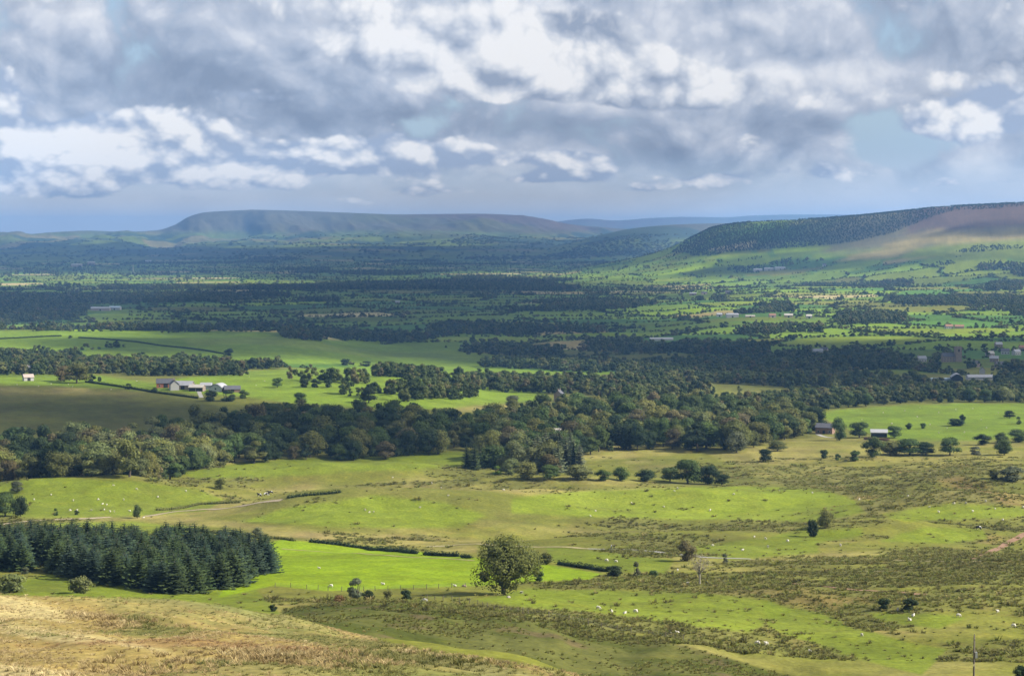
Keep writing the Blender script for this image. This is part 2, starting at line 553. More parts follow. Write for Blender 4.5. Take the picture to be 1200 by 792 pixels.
HILLSIDE = [(-900, 640), (-200, 684), (0, 697), (200, 702), (300, 713), (335, 720), (400, 738), (480, 760), (600, 777), (720, 795), (760, 1500), (-900, 1500)]
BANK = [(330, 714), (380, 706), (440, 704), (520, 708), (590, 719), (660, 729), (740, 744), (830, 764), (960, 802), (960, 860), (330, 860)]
MEADOW = [(255, 700), (300, 640), (330, 632), (440, 641), (560, 653), (640, 661), (705, 672), (690, 679), (600, 683), (560, 686), (440, 690), (380, 692), (320, 686)]
GREENS = [
    [(-40, 566), (60, 560), (150, 562), (230, 572), (262, 585), (240, 600), (130, 606), (-40, 606)],
    [(40, 624), (62, 613), (150, 611), (235, 618), (215, 627)],
    [(-60, 695), (60, 672), (200, 690), (300, 690), (330, 720), (60, 700)],
    [(330, 596), (440, 580), (520, 588), (570, 603), (540, 618), (400, 618), (280, 612)],
    [(600, 583), (700, 574), (860, 569), (960, 572), (1000, 585), (1015, 600), (960, 612), (860, 609), (700, 606), (600, 600)],
    [(1030, 602), (1110, 590), (1195, 592), (1230, 604), (1060, 611)],
    [(1030, 634), (1080, 618), (1150, 618), (1158, 632), (1100, 636)],
    [(895, 632), (940, 618), (1010, 620), (1010, 628), (960, 636), (900, 642)],
    [(800, 640), (880, 630), (960, 634), (960, 648), (860, 656), (800, 650)],
    [(560, 703), (620, 690), (720, 690), (800, 692), (905, 702), (930, 716), (880, 740), (800, 735), (700, 720), (620, 712)],
    [(890, 700), (960, 715), (1000, 735), (1060, 750), (1110, 760), (1080, 790), (980, 765), (900, 735)],
    [(1010, 715), (1070, 716), (1130, 724), (1100, 736), (1030, 728)],
    [(640, 640), (720, 648), (790, 655), (780, 672), (700, 668), (640, 656)],
    [(210, 553), (300, 540), (430, 532), (540, 528), (600, 545), (430, 552), (300, 560), (230, 562)],
    [(270, 436), (400, 430), (560, 428), (640, 434), (640, 470), (500, 480), (400, 478), (250, 462), (190, 446)],
    [(955, 484), (1060, 474), (1200, 472), (1260, 480), (1260, 512), (1180, 514), (1060, 516), (1000, 505)],
    [(-60, 438), (100, 438), (160, 446), (280, 464), (180, 458), (60, 452), (-60, 450)],
    [(-60, 388), (120, 388), (330, 393), (480, 406), (620, 418), (620, 428), (440, 428), (300, 426), (120, 404), (-60, 402)],
]
TANS = [
    [(-40, 606), (140, 604), (230, 616), (330, 628), (560, 650), (560, 638), (400, 622), (240, 606), (120, 602)],
    [(500, 472), (600, 468), (600, 482), (520, 486)],
    [(-60, 452), (70, 453), (170, 462), (60, 470), (-60, 478)],
    [(800, 520), (1000, 530), (1200, 528), (1200, 560), (900, 566), (860, 545)],
    [(850, 512), (960, 512), (1180, 530), (900, 545)],
]
OLIVE = [[(-60, 462), (80, 462), (180, 460), (240, 470), (300, 500), (-60, 520)]]


def soft(poly, px, py, k, jit):
    return sstep(-k, k, poly_dist(poly, px, py) + jit)


C = dict(pasture=(0.132, 0.138, 0.021), meadow=(0.150, 0.218, 0.006), green=(0.122, 0.158, 0.013), olive=(0.096, 0.102, 0.020), tan=(0.29, 0.232, 0.082), rush=(0.104, 0.104, 0.026),
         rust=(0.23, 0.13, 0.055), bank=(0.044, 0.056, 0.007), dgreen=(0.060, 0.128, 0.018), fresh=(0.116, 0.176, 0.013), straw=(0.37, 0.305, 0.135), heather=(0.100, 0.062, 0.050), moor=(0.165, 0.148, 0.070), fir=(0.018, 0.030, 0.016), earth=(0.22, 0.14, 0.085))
C = {k: np.array(v) for k, v in C.items()}


def rush_mask(x, y, r, px, py):
    """0..1: how thick the brown rushes stand in the pasture"""
    n = fbm(x, y, 46, 4, 51) * 0.75 + fbm(x * 0.6, y * 1.5, 15, 3, 52) * 0.6
    b = -0.07 + 0.30 * sstep(620, 900, px) + 0.18 * sstep(640, 740, py) - 0.1 * sstep(560, 530, py)
    m = sstep(-0.12, 0.40, n + b)
    jit = 5.0 * fbm(x, y, 16, 3, 53)
    for p in GREENS + [MEADOW]:
        m = m * (1 - 0.93 * soft(p, px, py, 3.0, jit))
    return m


def mixc(c, col, m):
    return c * (1 - m[..., None]) + col * m[..., None]


def ground_colour(x, y, z):
    r = np.sqrt(x * x + y * y)
    px, py = project(x, y, z)
    px = np.where(np.isfinite(px), px, -5000.0); py = np.where(np.isfinite(py), py, 3000.0)
    c = np.zeros(x.shape + (3,)) + C['pasture']
    n1 = fbm(x, y, 120, 4, 61); n2 = fbm(x, y, 25, 4, 62); n3 = fbm(x, y, 6, 3, 63)
    c = mixc(c, C['olive'], sstep(-0.1, 0.5, n1 + 0.4 * n2) * 0.8)
    c = mixc(c, C['tan'], sstep(0.05, 0.6, fbm(x, y, 70, 4, 64) + 0.3 * n2) * 0.45)
    near = sstep(1150, 1050, r)
    # --- the vale: a patchwork of fields
    ida, idb, edge = parcels(x, y)
    fld = np.zeros(x.shape + (3,)) + C['dgreen']
    pal = [(0.00, 'dgreen'), (0.16, 'fresh'), (0.44, 'green'), (0.58, 'fresh'), (0.76, 'pasture'), (0.85, 'tan'), (0.90, 'straw'), (0.94, 'meadow')]
    for t, nme in pal:
        fld = np.where((ida >= t)[..., None], C[nme], fld)
    fld = fld * (0.62 + 0.62 * idb)[..., None]
    fld = mixc(fld, C['dgreen'], sstep(9, 3, edge) * 0.8)
    far = sstep(1050, 1150, r)
    c = mixc(c, fld, far * sstep(1900, 2000, r))
    c = mixc(c, C['olive'], far * sstep(2000, 1900, r) * 0.5)
    jit = 2.0 * n2
    for p in TANS:
        c = mixc(c, C['tan'], soft(p, px, py, 2.5, 2 * jit) * (0.25 if p[0][0] >= 800 else 0.55) * (0.6 + 0.6 * np.clip(n2 + 0.4, 0, 1)) * sstep(3000, 2500, r))
    for i, p in enumerate(GREENS):
        c = mixc(c, C['fresh' if i >= 14 else 'green'] * (0.92 + 0.16 * hash2(np.array(i), np.array(3), 5)), soft(p, px, py, 2.0, jit) * 0.88 * sstep(3000, 2800, r))
    for p in OLIVE:
        c = mixc(c, C['olive'] * 0.75, soft(p, px, py, 4, jit) * 0.85 * sstep(1800, 1600, r))
    m = rush_mask(x, y, r, px, py) * sstep(330, 350, r) * sstep(1000, 900, r)
    c = mixc(c, C['rush'] * 1.15, m * 0.85)
    c = mixc(c, C['rust'], m * sstep(0.15, 0.5, fbm(x, y, 28, 4, 66)) * sstep(800, 1000, px) * 0.4)
    c = mixc(c, C['meadow'], soft(MEADOW, px, py, 0.8, 0 * jit) * 0.97 * sstep(800, 700, r))
    # --- gully bank and hillside in front
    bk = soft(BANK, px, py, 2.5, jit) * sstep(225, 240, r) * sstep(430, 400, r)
    c = mixc(c, C['bank'], bk * 0.9)  # dark growth; shade of the slope facing away is put into the colour too
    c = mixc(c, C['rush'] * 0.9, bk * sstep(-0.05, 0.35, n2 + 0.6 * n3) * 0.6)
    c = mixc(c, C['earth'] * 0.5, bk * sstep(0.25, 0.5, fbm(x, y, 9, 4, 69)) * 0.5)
    sx, sy = x * 0.56 - y * 0.83, x * 0.83 + y * 0.56
    st = fbm(sx * 0.16, sy, 6.5, 4, 71); st2 = fbm(sx * 0.3, sy, 16, 4, 72)
    hs = soft(HILLSIDE, px, py, 1.5, 0 * jit) * sstep(275, 262, r)
    hill = np.zeros(x.shape + (3,)) + C['tan']
    hill = mixc(hill * np.array((0.84, 0.80, 0.72)), C['straw'], sstep(0.0, 0.35, st) * 0.8)
    hill = mixc(hill, np.array((0.165, 0.155, 0.050)), sstep(0.14, 0.52, st2 + 0.4 * st) * 0.8)
    hill = mixc(hill, C['rust'], sstep(0.28, 0.6, fbm(x, y, 22, 4, 73)) * 0.5)
    hill = mixc(hill, np.array((0.095, 0.125, 0.028)), sstep(0.25, 0.6, fbm(x, y, 30, 4, 74) + 0.3 * sstep(150, 120, r)) * 0.6)
    c = mixc(c, hill, np.maximum(hs, sstep(150, 110, r)))
    # --- the wooded ridge: firs, heather, bracken and inbye fields
    rz = z - ZC
    onr = sstep(4900, 5200, r) * sstep(11000, 10000, r)
    up = sstep(-95, -30, rz + 14 * n1 * 2)
    c = mixc(c, C['moor'] * 0.72, onr * up * sstep(900, 1010, px + 40 * n1))
    c = mixc(c, C['heather'], onr * sstep(1040, 1080, px + 20 * n1) * sstep(-5, 25, rz + 20 * n1) * 0.9)
    TR = [(975, 306), (1040, 287), (1100, 271), (1290, 264), (1290, 284), (1090, 286), (1040, 302)]
    GR = [(1050, 304), (1085, 288), (1150, 284), (1290, 281), (1290, 301), (1130, 303)]
    c = mixc(c, C['tan'] * 0.85, onr * soft(TR, px, py, 3, 5 * n1) * 0.85)
    c = mixc(c, C['green'], onr * soft(GR, px, py, 1.5, 3 * n1) * 0.85)
    c = mixc(c, C['green'] * 0.9, onr * 0 * sstep(1000, 1080, px) * sstep(294, 288, py) * sstep(283, 288, py) * sstep(-0.1, 0.2, fbm(x, y, 500, 2, 76) + 0.15) * 0.8)
    # --- the far fells
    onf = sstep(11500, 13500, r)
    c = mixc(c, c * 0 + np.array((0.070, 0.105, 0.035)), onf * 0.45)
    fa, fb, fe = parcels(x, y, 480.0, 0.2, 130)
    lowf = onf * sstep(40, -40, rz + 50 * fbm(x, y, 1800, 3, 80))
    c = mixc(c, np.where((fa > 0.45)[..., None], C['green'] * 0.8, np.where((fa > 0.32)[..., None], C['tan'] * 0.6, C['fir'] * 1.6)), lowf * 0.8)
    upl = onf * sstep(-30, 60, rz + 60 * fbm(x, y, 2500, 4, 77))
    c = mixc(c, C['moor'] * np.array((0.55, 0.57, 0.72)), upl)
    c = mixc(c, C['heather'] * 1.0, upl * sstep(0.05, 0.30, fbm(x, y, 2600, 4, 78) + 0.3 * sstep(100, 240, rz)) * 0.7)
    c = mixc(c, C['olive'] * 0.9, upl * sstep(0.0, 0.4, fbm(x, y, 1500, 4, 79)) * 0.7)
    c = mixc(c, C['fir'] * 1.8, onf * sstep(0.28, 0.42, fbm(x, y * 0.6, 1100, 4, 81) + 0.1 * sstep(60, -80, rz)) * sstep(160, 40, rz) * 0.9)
    # small unevenness that belongs to the turf itself
    c = mixc(c, c * np.array((0.86, 0.80, 1.0)), sstep(-0.1, 0.5, fbm(x, y, 14, 4, 68)) * sstep(300, 400, r) * sstep(3000, 1500, r) * 0.8)
    c = c * (1 + 0.20 * n2 + 0.14 * n3 + 0.10 * n1)[..., None]
    return np.clip(c, 0.004, 0.8)


# ------------------------------------------------------------------ materials
def material(name):
    m = bpy.data.materials.new(name)
    m.use_nodes = True
    return m, NT(m.node_tree)


def finish(nt, colour, rough=0.9, normal=None, spec=0.15, translucent=None, volume=None):
    b = nt.n('ShaderNodeBsdfPrincipled')
    nt.put(b.inputs['Base Color'], colour)
    nt.put(b.inputs['Roughness'], rough)
    b.inputs['Specular IOR Level'].default_value = spec
    if normal is not None:
        nt.put(b.inputs['Normal'], normal)
    o = nt.n('ShaderNodeOutputMaterial')
    sh = b.outputs[0]
    if translucent:
        t = nt.n('ShaderNodeBsdfTranslucent')
        nt.put(t.inputs['Color'], colour)
        mx = nt.n('ShaderNodeMixShader')
        mx.inputs[0].default_value = translucent
        nt.t.links.new(sh, mx.inputs[1]); nt.t.links.new(t.outputs[0], mx.inputs[2])
        sh = mx.outputs[0]
    nt.t.links.new(sh, o.inputs['Surface'])


def bump(nt, h, dist, strength=1.0):
    b = nt.n('ShaderNodeBump')
    b.inputs['Strength'].default_value = strength
    b.inputs['Distance'].default_value = dist
    nt.put(b.inputs['Height'], h)
    return S(nt, b.outputs[0])


def plain(name, col, rough=0.8, var=0.25, scale=1.5, spec=0.3, metal=0.0):
    """a weathered one-colour surface"""
    m, nt = material(name)
    g = nt.n('ShaderNodeTexCoord')
    n = nt.noise(S(nt, g.outputs['Object']), scale, 5, 0.6)
    n2 = nt.noise(S(nt, g.outputs['Object']), scale * 7, 3, 0.6)
    k = nt.lin(n * 0.7 + n2 * 0.3, 0.3, 0.7, 1 - var, 1 + var)
    c = nt.mix(1.0, col, nt.vec(k, k, k), 'MULTIPLY')
    finish(nt, c, rough, bump(nt, n2, 0.02, 0.5), spec)
    return m


GROUND, nt = material("turf")
at = nt.n('ShaderNodeAttribute', attribute_name='Col')
geo = nt.n('ShaderNodeNewGeometry')
P = S(nt, geo.outputs['Position'])
g1 = nt.noise(P, 0.9, 4, 0.65)
g2 = nt.noise(P, 0.16, 5, 0.6)
g3 = nt.noise(P, 0.012, 5, 0.6)
k = nt.lin(g1, 0.3, 0.7, 0.72, 1.28) * nt.lin(g2, 0.3, 0.7, 0.86, 1.14) * nt.lin(g3, 0.3, 0.7, 0.88, 1.12)
col = nt.mix(1.0, S(nt, at.outputs['Color']), nt.vec(k, k, k), 'MULTIPLY')
yel = nt.step(g2, 0.5, 0.75)
col = nt.mix(yel * 0.35, col, nt.mix(1.0, col, (1.25, 1.0, 0.75), 'MULTIPLY'))
finish(nt, col, 0.95, bump(nt, g1 * 0.35 + g2 * 1.6, 0.5, 0.7), 0.08)

# ------------------------------------------------------------------ land sheet
px_d = np.arange(-110, 1311, 2.0)
a_d = np.arctan((px_d - 600) / F)
lo = a_d[0] - np.geomspace(0.003, math.pi + a_d[0] - 0.0, 45)
hi = a_d[-1] + np.geomspace(0.003, math.pi - a_d[-1] - 0.0, 45)
AZ = np.concatenate([lo[::-1], a_d, hi])
RR = np.exp(np.concatenate([np.arange(math.log(3), math.log(100), 0.055), np.arange(math.log(100), math.log(1000), 0.0048), np.arange(math.log(1000), math.log(3000), 0.0085),
                            np.arange(math.log(3000), math.log(9500), 0.0125), np.arange(math.log(9500), math.log(14500), 0.02), np.arange(math.log(14500), math.log(22300), 0.0042), np.arange(math.log(22300), math.log(34000), 0.02)]))
GA, GR = np.meshgrid(AZ, RR)
GX, GY = GR * np.sin(GA), GR * np.cos(GA)
GZ = height(GX, GY)
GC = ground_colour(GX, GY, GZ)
GPX, GPY = project(GX, GY, GZ)
nr, na = GX.shape


def land(name, label, face_mask):
    fi, fj = np.nonzero(face_mask)
    v00 = fi * na + fj
    quads = np.stack([v00, v00 + 1, v00 + na + 1, v00 + na], 1)
    used, inv = np.unique(quads, return_inverse=True)
    quads = inv.reshape(quads.shape)
    quads = quads[:, ::-1]
    me = bpy.data.meshes.new(name)
    co = np.stack([GX.ravel()[used], GY.ravel()[used], GZ.ravel()[used]], 1).astype(np.float32)
    me.vertices.add(len(co)); me.vertices.foreach_set('co', co.ravel())
    me.loops.add(quads.size); me.loops.foreach_set('vertex_index', quads.ravel().astype(np.int32))
    me.polygons.add(len(quads)); me.polygons.foreach_set('loop_start', np.arange(0, quads.size, 4, dtype=np.int32))
    try:
        me.polygons.foreach_set('loop_total', np.full(len(quads), 4, dtype=np.int32))
    except Exception:
        pass
    me.update(calc_edges=True)
    ca = me.color_attributes.new('Col', 'FLOAT_COLOR', 'POINT')
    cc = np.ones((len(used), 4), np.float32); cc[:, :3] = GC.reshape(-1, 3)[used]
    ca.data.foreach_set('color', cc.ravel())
    me.polygons.foreach_set('use_smooth', np.ones(len(quads), bool))
    me.materials.append(GROUND)
    o = bpy.data.objects.new(name, me)
    COL.objects.link(o)
    o['kind'] = 'structure'; o['label'] = label
    return o


# which sheet a face belongs to
rq = RR[:-1][:, None] + 0 * GA[:-1, :-1]
pq = 600 + F * np.tan(np.clip(GA[:-1, :-1], -0.6, 0.6)); yq = np.nan_to_num(GPY[:-1, :-1], nan=3000.0)
zq = GZ[:-1, :-1] - ZC
m_hill = (rq < 262) & (in_poly(HILLSIDE, pq, np.minimum(yq, 1400)) | (rq < 150) | (np.abs(GA[:-1, :-1]) > 0.6))
m_past = (~m_hill) & (rq < 1050)
m_fell = rq >= 11500
m_ridge = (rq >= 5000) & (rq < 11500) & (pq > 780) & (zq > ZBASE + 30)
m_vale = ~(m_hill | m_past | m_fell | m_ridge)
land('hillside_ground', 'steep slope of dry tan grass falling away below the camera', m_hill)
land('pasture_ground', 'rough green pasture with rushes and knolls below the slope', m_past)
land('vale_ground', 'broad vale floor of hedged green fields', m_vale)
land('ridge_hill', 'long ridge with dark forest and heather above the vale', m_ridge)
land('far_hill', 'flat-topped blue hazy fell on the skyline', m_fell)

# ------------------------------------------------------------------ clouds overhead whose shade lies on the land (all above the frame)
CLOUD, nt = material("cloud_vapour")
pv = nt.n('ShaderNodeVolumePrincipled')
pv.inputs['Color'].default_value = (0.97, 0.97, 0.98, 1)
pv.inputs['Density'].default_value = 0.0085
pv.inputs['Anisotropy'].default_value = 0.3
mo = nt.n('ShaderNodeOutputMaterial')
nt.t.links.new(pv.outputs[0], mo.inputs['Volume'])
CLOUD_Z = ZC + 3000.0
SHADES = [
    # polygon of the shaded ground in the photograph, full thickness of the cloud
    ([(240, 342), (420, 334), (600, 330), (740, 334), (790, 348), (770, 366), (860, 396), (900, 418), (760, 428), (640, 424), (560, 412), (400, 398), (250, 384)], 350),
    ([(690, 424), (800, 412), (900, 398), (1030, 402), (1230, 392), (1290, 420), (1260, 462), (1080, 464), (940, 452), (800, 440)], 330),
    ([(-120, 318), (200, 322), (420, 330), (640, 318), (780, 300), (720, 284), (560, 288), (400, 289), (250, 292), (100, 288), (-120, 288)], 250),
    ([(-90, 461), (150, 458), (300, 470), (420, 476), (560, 486), (545, 528), (420, 532), (300, 528), (250, 498), (140, 497), (-90, 500)], 240),
    ([(790, 298), (880, 292), (1000, 290), (1050, 276), (1085, 252), (1000, 262), (900, 268), (830, 276)], 260),
    ([(-110, 336), (120, 334), (250, 340), (270, 380), (120, 384), (-110, 384)], 190),
    ([(90, 396), (300, 398), (480, 410), (600, 420), (560, 427), (380, 424), (200, 412)], 300),
    ([(1120, 262), (1260, 254), (1290, 272), (1160, 282)], 230),
    ([(860, 300), (1000, 296), (1230, 294), (1230, 306), (1000, 316), (850, 318)], 190),
]


def make_cloud(poly, thick, seed):
    pts = []
    n = len(poly)
    for i in range(n):                                 # follow the outline closely enough
        for t in (0.0, 0.5):
            pts.append(ground(poly[i][0] * (1 - t) + poly[(i + 1) % n][0] * t, poly[i][1] * (1 - t) + poly[(i + 1) % n][1] * t, 330))
    fp = []
    for g in pts:
        k = (CLOUD_Z - g.z) / SUN.z
        fp.append((g.x + SUN.x * k, g.y + SUN.y * k))
    xs = [p[0] for p in fp]; ys = [p[1] for p in fp]
    ext = min(max(xs) - min(xs), max(ys) - min(ys))
    soft_w = max(35.0, min(0.22 * ext, 420.0))
    pad = soft_w * 1.0
    nx = int(min(110, max(26, (max(xs) - min(xs)) / 40))); ny = int(min(130, max(26, (max(ys) - min(ys)) / 40)))
    X, Y = np.meshgrid(np.linspace(min(xs) - pad, max(xs) + pad, nx), np.linspace(min(ys) - pad, max(ys) + pad, ny))
    d = poly_dist(fp, X, Y) + soft_w * (0.9 * fbm(X, Y, soft_w * 3.0, 4, seed) + 0.45 * fbm(X, Y, soft_w * 1.2, 3, seed + 50))
    T = thick * sstep(-0.5 * soft_w, 1.1 * soft_w, d) * (0.85 + 0.3 * fbm(X, Y, soft_w * 2.0, 4, seed + 9))
    T[0, :] = T[-1, :] = 0; T[:, 0] = T[:, -1] = 0
    live = T > 4.0
    cell = live[:-1, :-1] | live[1:, :-1] | live[:-1, 1:] | live[1:, 1:]
    top = CLOUD_Z + T * 0.85; bot = CLOUD_Z - T * 0.15
    idx = -np.ones(X.shape, int)
    need = np.zeros(X.shape, bool)
    for a, b in ((0, 0), (1, 0), (0, 1), (1, 1)):
        need[a:a + cell.shape[0], b:b + cell.shape[1]] |= cell
    k = int(need.sum())
    idx[need] = np.arange(k)
    top[need & ~live] = CLOUD_Z + 0.5; bot[need & ~live] = CLOUD_Z - 0.5
    verts = np.concatenate([np.stack([X[need], Y[need], top[need]], 1), np.stack([X[need], Y[need], bot[need]], 1)])
    faces = []
    ci, cj = np.nonzero(cell)
    for i, j in zip(ci, cj):
        a, b, c, e = idx[i, j], idx[i, j + 1], idx[i + 1, j + 1], idx[i + 1, j]
        faces.append((a, b, c, e)); faces.append((a + k, e + k, c + k, b + k))
        for (di, dj, u, v) in ((-1, 0, a, b), (1, 0, c, e), (0, -1, e, a), (0, 1, b, c)):
            ii, jj = i + di, j + dj
            if not (0 <= ii < cell.shape[0] and 0 <= jj < cell.shape[1] and cell[ii, jj]):
                faces.append((v, u, u + k, v + k))
    me = bpy.data.meshes.new('cloud')
    me.from_pydata(verts.tolist(), [], faces)
    me.materials.append(CLOUD)
    o = bpy.data.objects.new('cloud', me)
    COL.objects.link(o)
    o['kind'] = 'structure'; o['label'] = 'flat-based heap cloud drifting high above the vale'
    return o


for i, (poly, th) in enumerate(SHADES):
    make_cloud(poly, th, 300 + 7 * i)

# ------------------------------------------------------------------ haze: even, pale air over the whole country
HAZE, nt = material("air")
pv = nt.n('ShaderNodeVolumePrincipled')
pv.inputs['Color'].default_value = (0.23, 0.485, 0.92, 1)
pv.inputs['Density'].default_value = 4.8e-5
pv.inputs['Anisotropy'].default_value = 0.0
mo = nt.n('ShaderNodeOutputMaterial')
nt.t.links.new(pv.outputs[0], mo.inputs['Volume'])
zlow = float(GZ.min()) - 1.0
ztop = max(float(GZ.max()) + 15.0, ZC + 30.0)
hb = 34800.0
vs = [(sx * hb, sy * hb, zz) for zz in (zlow, ztop) for sy in (-1, 1) for sx in (-1, 1)]
me = bpy.data.meshes.new('haze')
me.from_pydata(vs, [], [(0, 2, 3, 1), (4, 5, 7, 6), (0, 1, 5, 4), (2, 6, 7, 3), (0, 4, 6, 2), (1, 3, 7, 5)])
me.materials.append(HAZE)
hz = bpy.data.objects.new('haze', me)
COL.objects.link(hz)
hz['kind'] = 'stuff'; hz['label'] = 'pale blue haze lying over the whole vale'

# ------------------------------------------------------------------ mesh building
class MB:
    """collects vertices and faces of one mesh, with a colour per face"""
    def __init__(self):
        self.v, self.f, self.c, self.m = [], [], [], []

    def quadcloud(self, co, tints, mat=0):
        """co: (n,4,3) quads"""
        n0 = len(self.v)
        self.v.extend(co.reshape(-1, 3).tolist())
        k = co.shape[1]
        self.f.extend([tuple(range(n0 + k * i, n0 + k * i + k)) for i in range(len(co))])
        self.c.extend(list(tints)); self.m.extend([mat] * len(co))

    def tube(self, pts, rads, sides=6, tint=1.0, mat=0):
        n0 = len(self.v)
        for i, (p, r) in enumerate(zip(pts, rads)):
            p = Vector(p)
            d = (Vector(pts[min(i + 1, len(pts) - 1)]) - Vector(pts[max(i - 1, 0)])).normalized()
            u = d.orthogonal().normalized(); w = d.cross(u)
            for s in range(sides):
                a = 2 * math.pi * s / sides
                self.v.append(tuple(p + (u * math.cos(a) + w * math.sin(a)) * r))
        for i in range(len(pts) - 1):
            for s in range(sides):
                a = n0 + i * sides + s; b = n0 + i * sides + (s + 1) % sides
                self.f.append((a, b, b + sides, a + sides)); self.c.append(tint); self.m.append(mat)
        self.f.append(tuple(n0 + (len(pts) - 1) * sides + s for s in range(sides))); self.c.append(tint); self.m.append(mat)

    def box(self, lo, hi, tint=1.0, mat=0):
        n0 = len(self.v)
        (x0, y0, z0), (x1, y1, z1) = lo, hi
        self.v += [(x0, y0, z0), (x1, y0, z0), (x1, y1, z0), (x0, y1, z0), (x0, y0, z1), (x1, y0, z1), (x1, y1, z1), (x0, y1, z1)]
        for q in ((0, 3, 2, 1), (4, 5, 6, 7), (0, 1, 5, 4), (1, 2, 6, 5), (2, 3, 7, 6), (3, 0, 4, 7)):
            self.f.append(tuple(n0 + i for i in q)); self.c.append(tint); self.m.append(mat)

    def poly(self, pts, faces, tint=1.0, mat=0):
        n0 = len(self.v)
        self.v += [tuple(p) for p in pts]
        for q in faces:
            self.f.append(tuple(n0 + i for i in q)); self.c.append(tint); self.m.append(mat)

    def mesh(self, name, *mats, smooth=False):
        me = bpy.data.meshes.new(name)
        me.from_pydata(self.v, [], self.f)
        at = me.attributes.new('tint', 'FLOAT', 'FACE')
        at.data.foreach_set('value', np.array(self.c, np.float32))
        for m in mats:
            me.materials.append(m)
        if len(mats) > 1:
            me.polygons.foreach_set('material_index', np.array(self.m, np.int32))
        if smooth:
            me.polygons.foreach_set('use_smooth', np.ones(len(self.f), bool))
        me.update()
        return me


def put(name, me, parent=None, loc=None, rotz=0.0, scale=None, colour=None):
    o = bpy.data.objects.new(name, me)
    COL.objects.link(o)
    if parent is not None:
        o.parent = parent
    if loc is not None:
        o.location = loc
    o.rotation_euler = (0, 0, rotz)
    if scale is not None:
        o.scale = scale if hasattr(scale, '__len__') else (scale,) * 3
    if colour is not None:
        o.color = (*colour, 1.0)
    return o


def tag(o, label, cat=None, group=None, kind=None):
    o['label'] = label
    if cat: o['category'] = cat
    if group: o['group'] = group
    if kind: o['kind'] = kind
    return o


def leaf_material(name, use_random=False, ramp=None, transl=0.22, base=None):
    m, nt = material(name)
    at = nt.n('ShaderNodeAttribute', attribute_name='tint')
    oi = nt.n('ShaderNodeObjectInfo')
    tint = S(nt, at.outputs['Fac'])
    if use_random:
        cr = nt.n('ShaderNodeValToRGB')
        cr.color_ramp.interpolation = 'LINEAR'
        while len(cr.color_ramp.elements) < len(ramp):
            cr.color_ramp.elements.new(0.5)
        for e, (p, c) in zip(cr.color_ramp.elements, ramp):
            e.position = p; e.color = (*c, 1)
        nt.put(cr.inputs[0], S(nt, oi.outputs['Random']))
        colour = S(nt, cr.outputs[0])
    elif base is not None:
        colour = nt.mix(0.0, base, base)
    else:
        colour = S(nt, oi.outputs['Color'])
    rnd = nt.lin(S(nt, oi.outputs['Random']), 0, 1, 0.85, 1.15)
    loc = nt.noise(S(nt, oi.outputs['Location']), 0.011, 3, 0.6)
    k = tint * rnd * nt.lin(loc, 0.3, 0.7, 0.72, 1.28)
    colour = nt.mix(1.0, colour, nt.vec(k, k, k), 'MULTIPLY')
    warm = nt.step(tint, 0.95, 1.4)
    colour = nt.mix(warm * 0.5, colour, nt.mix(1.0, colour, (1.25, 1.08, 0.75), 'MULTIPLY'))
    finish(nt, colour, 0.75, None, 0.12, translucent=transl)
    return m


LEAF = leaf_material('foliage', transl=0.34)
NEEDLE = leaf_material('needles', transl=0.08)
WOODLEAF = leaf_material('woodland_foliage', True, [(0.0, (0.042, 0.066, 0.020)), (0.35, (0.064, 0.092, 0.026)), (0.62, (0.088, 0.112, 0.032)), (0.82, (0.125, 0.136, 0.042)), (0.93, (0.118, 0.100, 0.044)), (1.0, (0.080, 0.108, 0.032))], transl=0.34)
FIRLEAF = leaf_material('fir_foliage', True, [(0.0, (0.026, 0.042, 0.020)), (0.6, (0.032, 0.050, 0.022)), (1.0, (0.042, 0.060, 0.025))], transl=0.06)
RUSHLEAF = leaf_material('rush_blades', True, [(0.0, (0.118, 0.112, 0.034)), (0.4, (0.150, 0.146, 0.042)), (0.75, (0.135, 0.155, 0.034)), (1.0, (0.185, 0.158, 0.060))], transl=0.42)
DRYKINDS = [leaf_material('straw_blades', True, [(0.0, (0.36, 0.285, 0.14)), (1.0, (0.46, 0.38, 0.205))], transl=0.3), leaf_material('tan_blades', True, [(0.0, (0.29, 0.215, 0.095)), (1.0, (0.37, 0.29, 0.14))], transl=0.3),
            leaf_material('olive_blades', True, [(0.0, (0.125, 0.135, 0.040)), (1.0, (0.215, 0.195, 0.068))], transl=0.3), leaf_material('russet_blades', True, [(0.0, (0.22, 0.135, 0.062)), (1.0, (0.30, 0.205, 0.10))], transl=0.3)]
BARK = plain('bark', (0.085, 0.070, 0.052), 0.95, 0.35, 2.0, 0.1)
PALEBARK = plain('lichen_bark', (0.21, 0.195, 0.155), 0.95, 0.3, 2.0, 0.1)


def rquads(rng, pos, nrm, size, asp=0.7):
    """one small quad per row of pos, facing nrm"""
    n = len(pos)
    nrm = nrm / (np.linalg.norm(nrm, axis=1, keepdims=True) + 1e-9)
    t = rng.normal(size=(n, 3))
    u = np.cross(nrm, t); u /= np.linalg.norm(u, axis=1, keepdims=True) + 1e-9
    w = np.cross(nrm, u)
    s = (size * rng.uniform(0.6, 1.35, n))[:, None]
    u, w = u * s * 0.5, w * s * asp * 0.5
    return np.stack([pos - u - w * 0.5, pos - w * 0.2 + u * 0.1 - w, pos + u + w * 0.4, pos + w], 1)


def sph(rng, n):
    d = rng.normal(size=(n, 3))
    return d / np.linalg.norm(d, axis=1, keepdims=True)


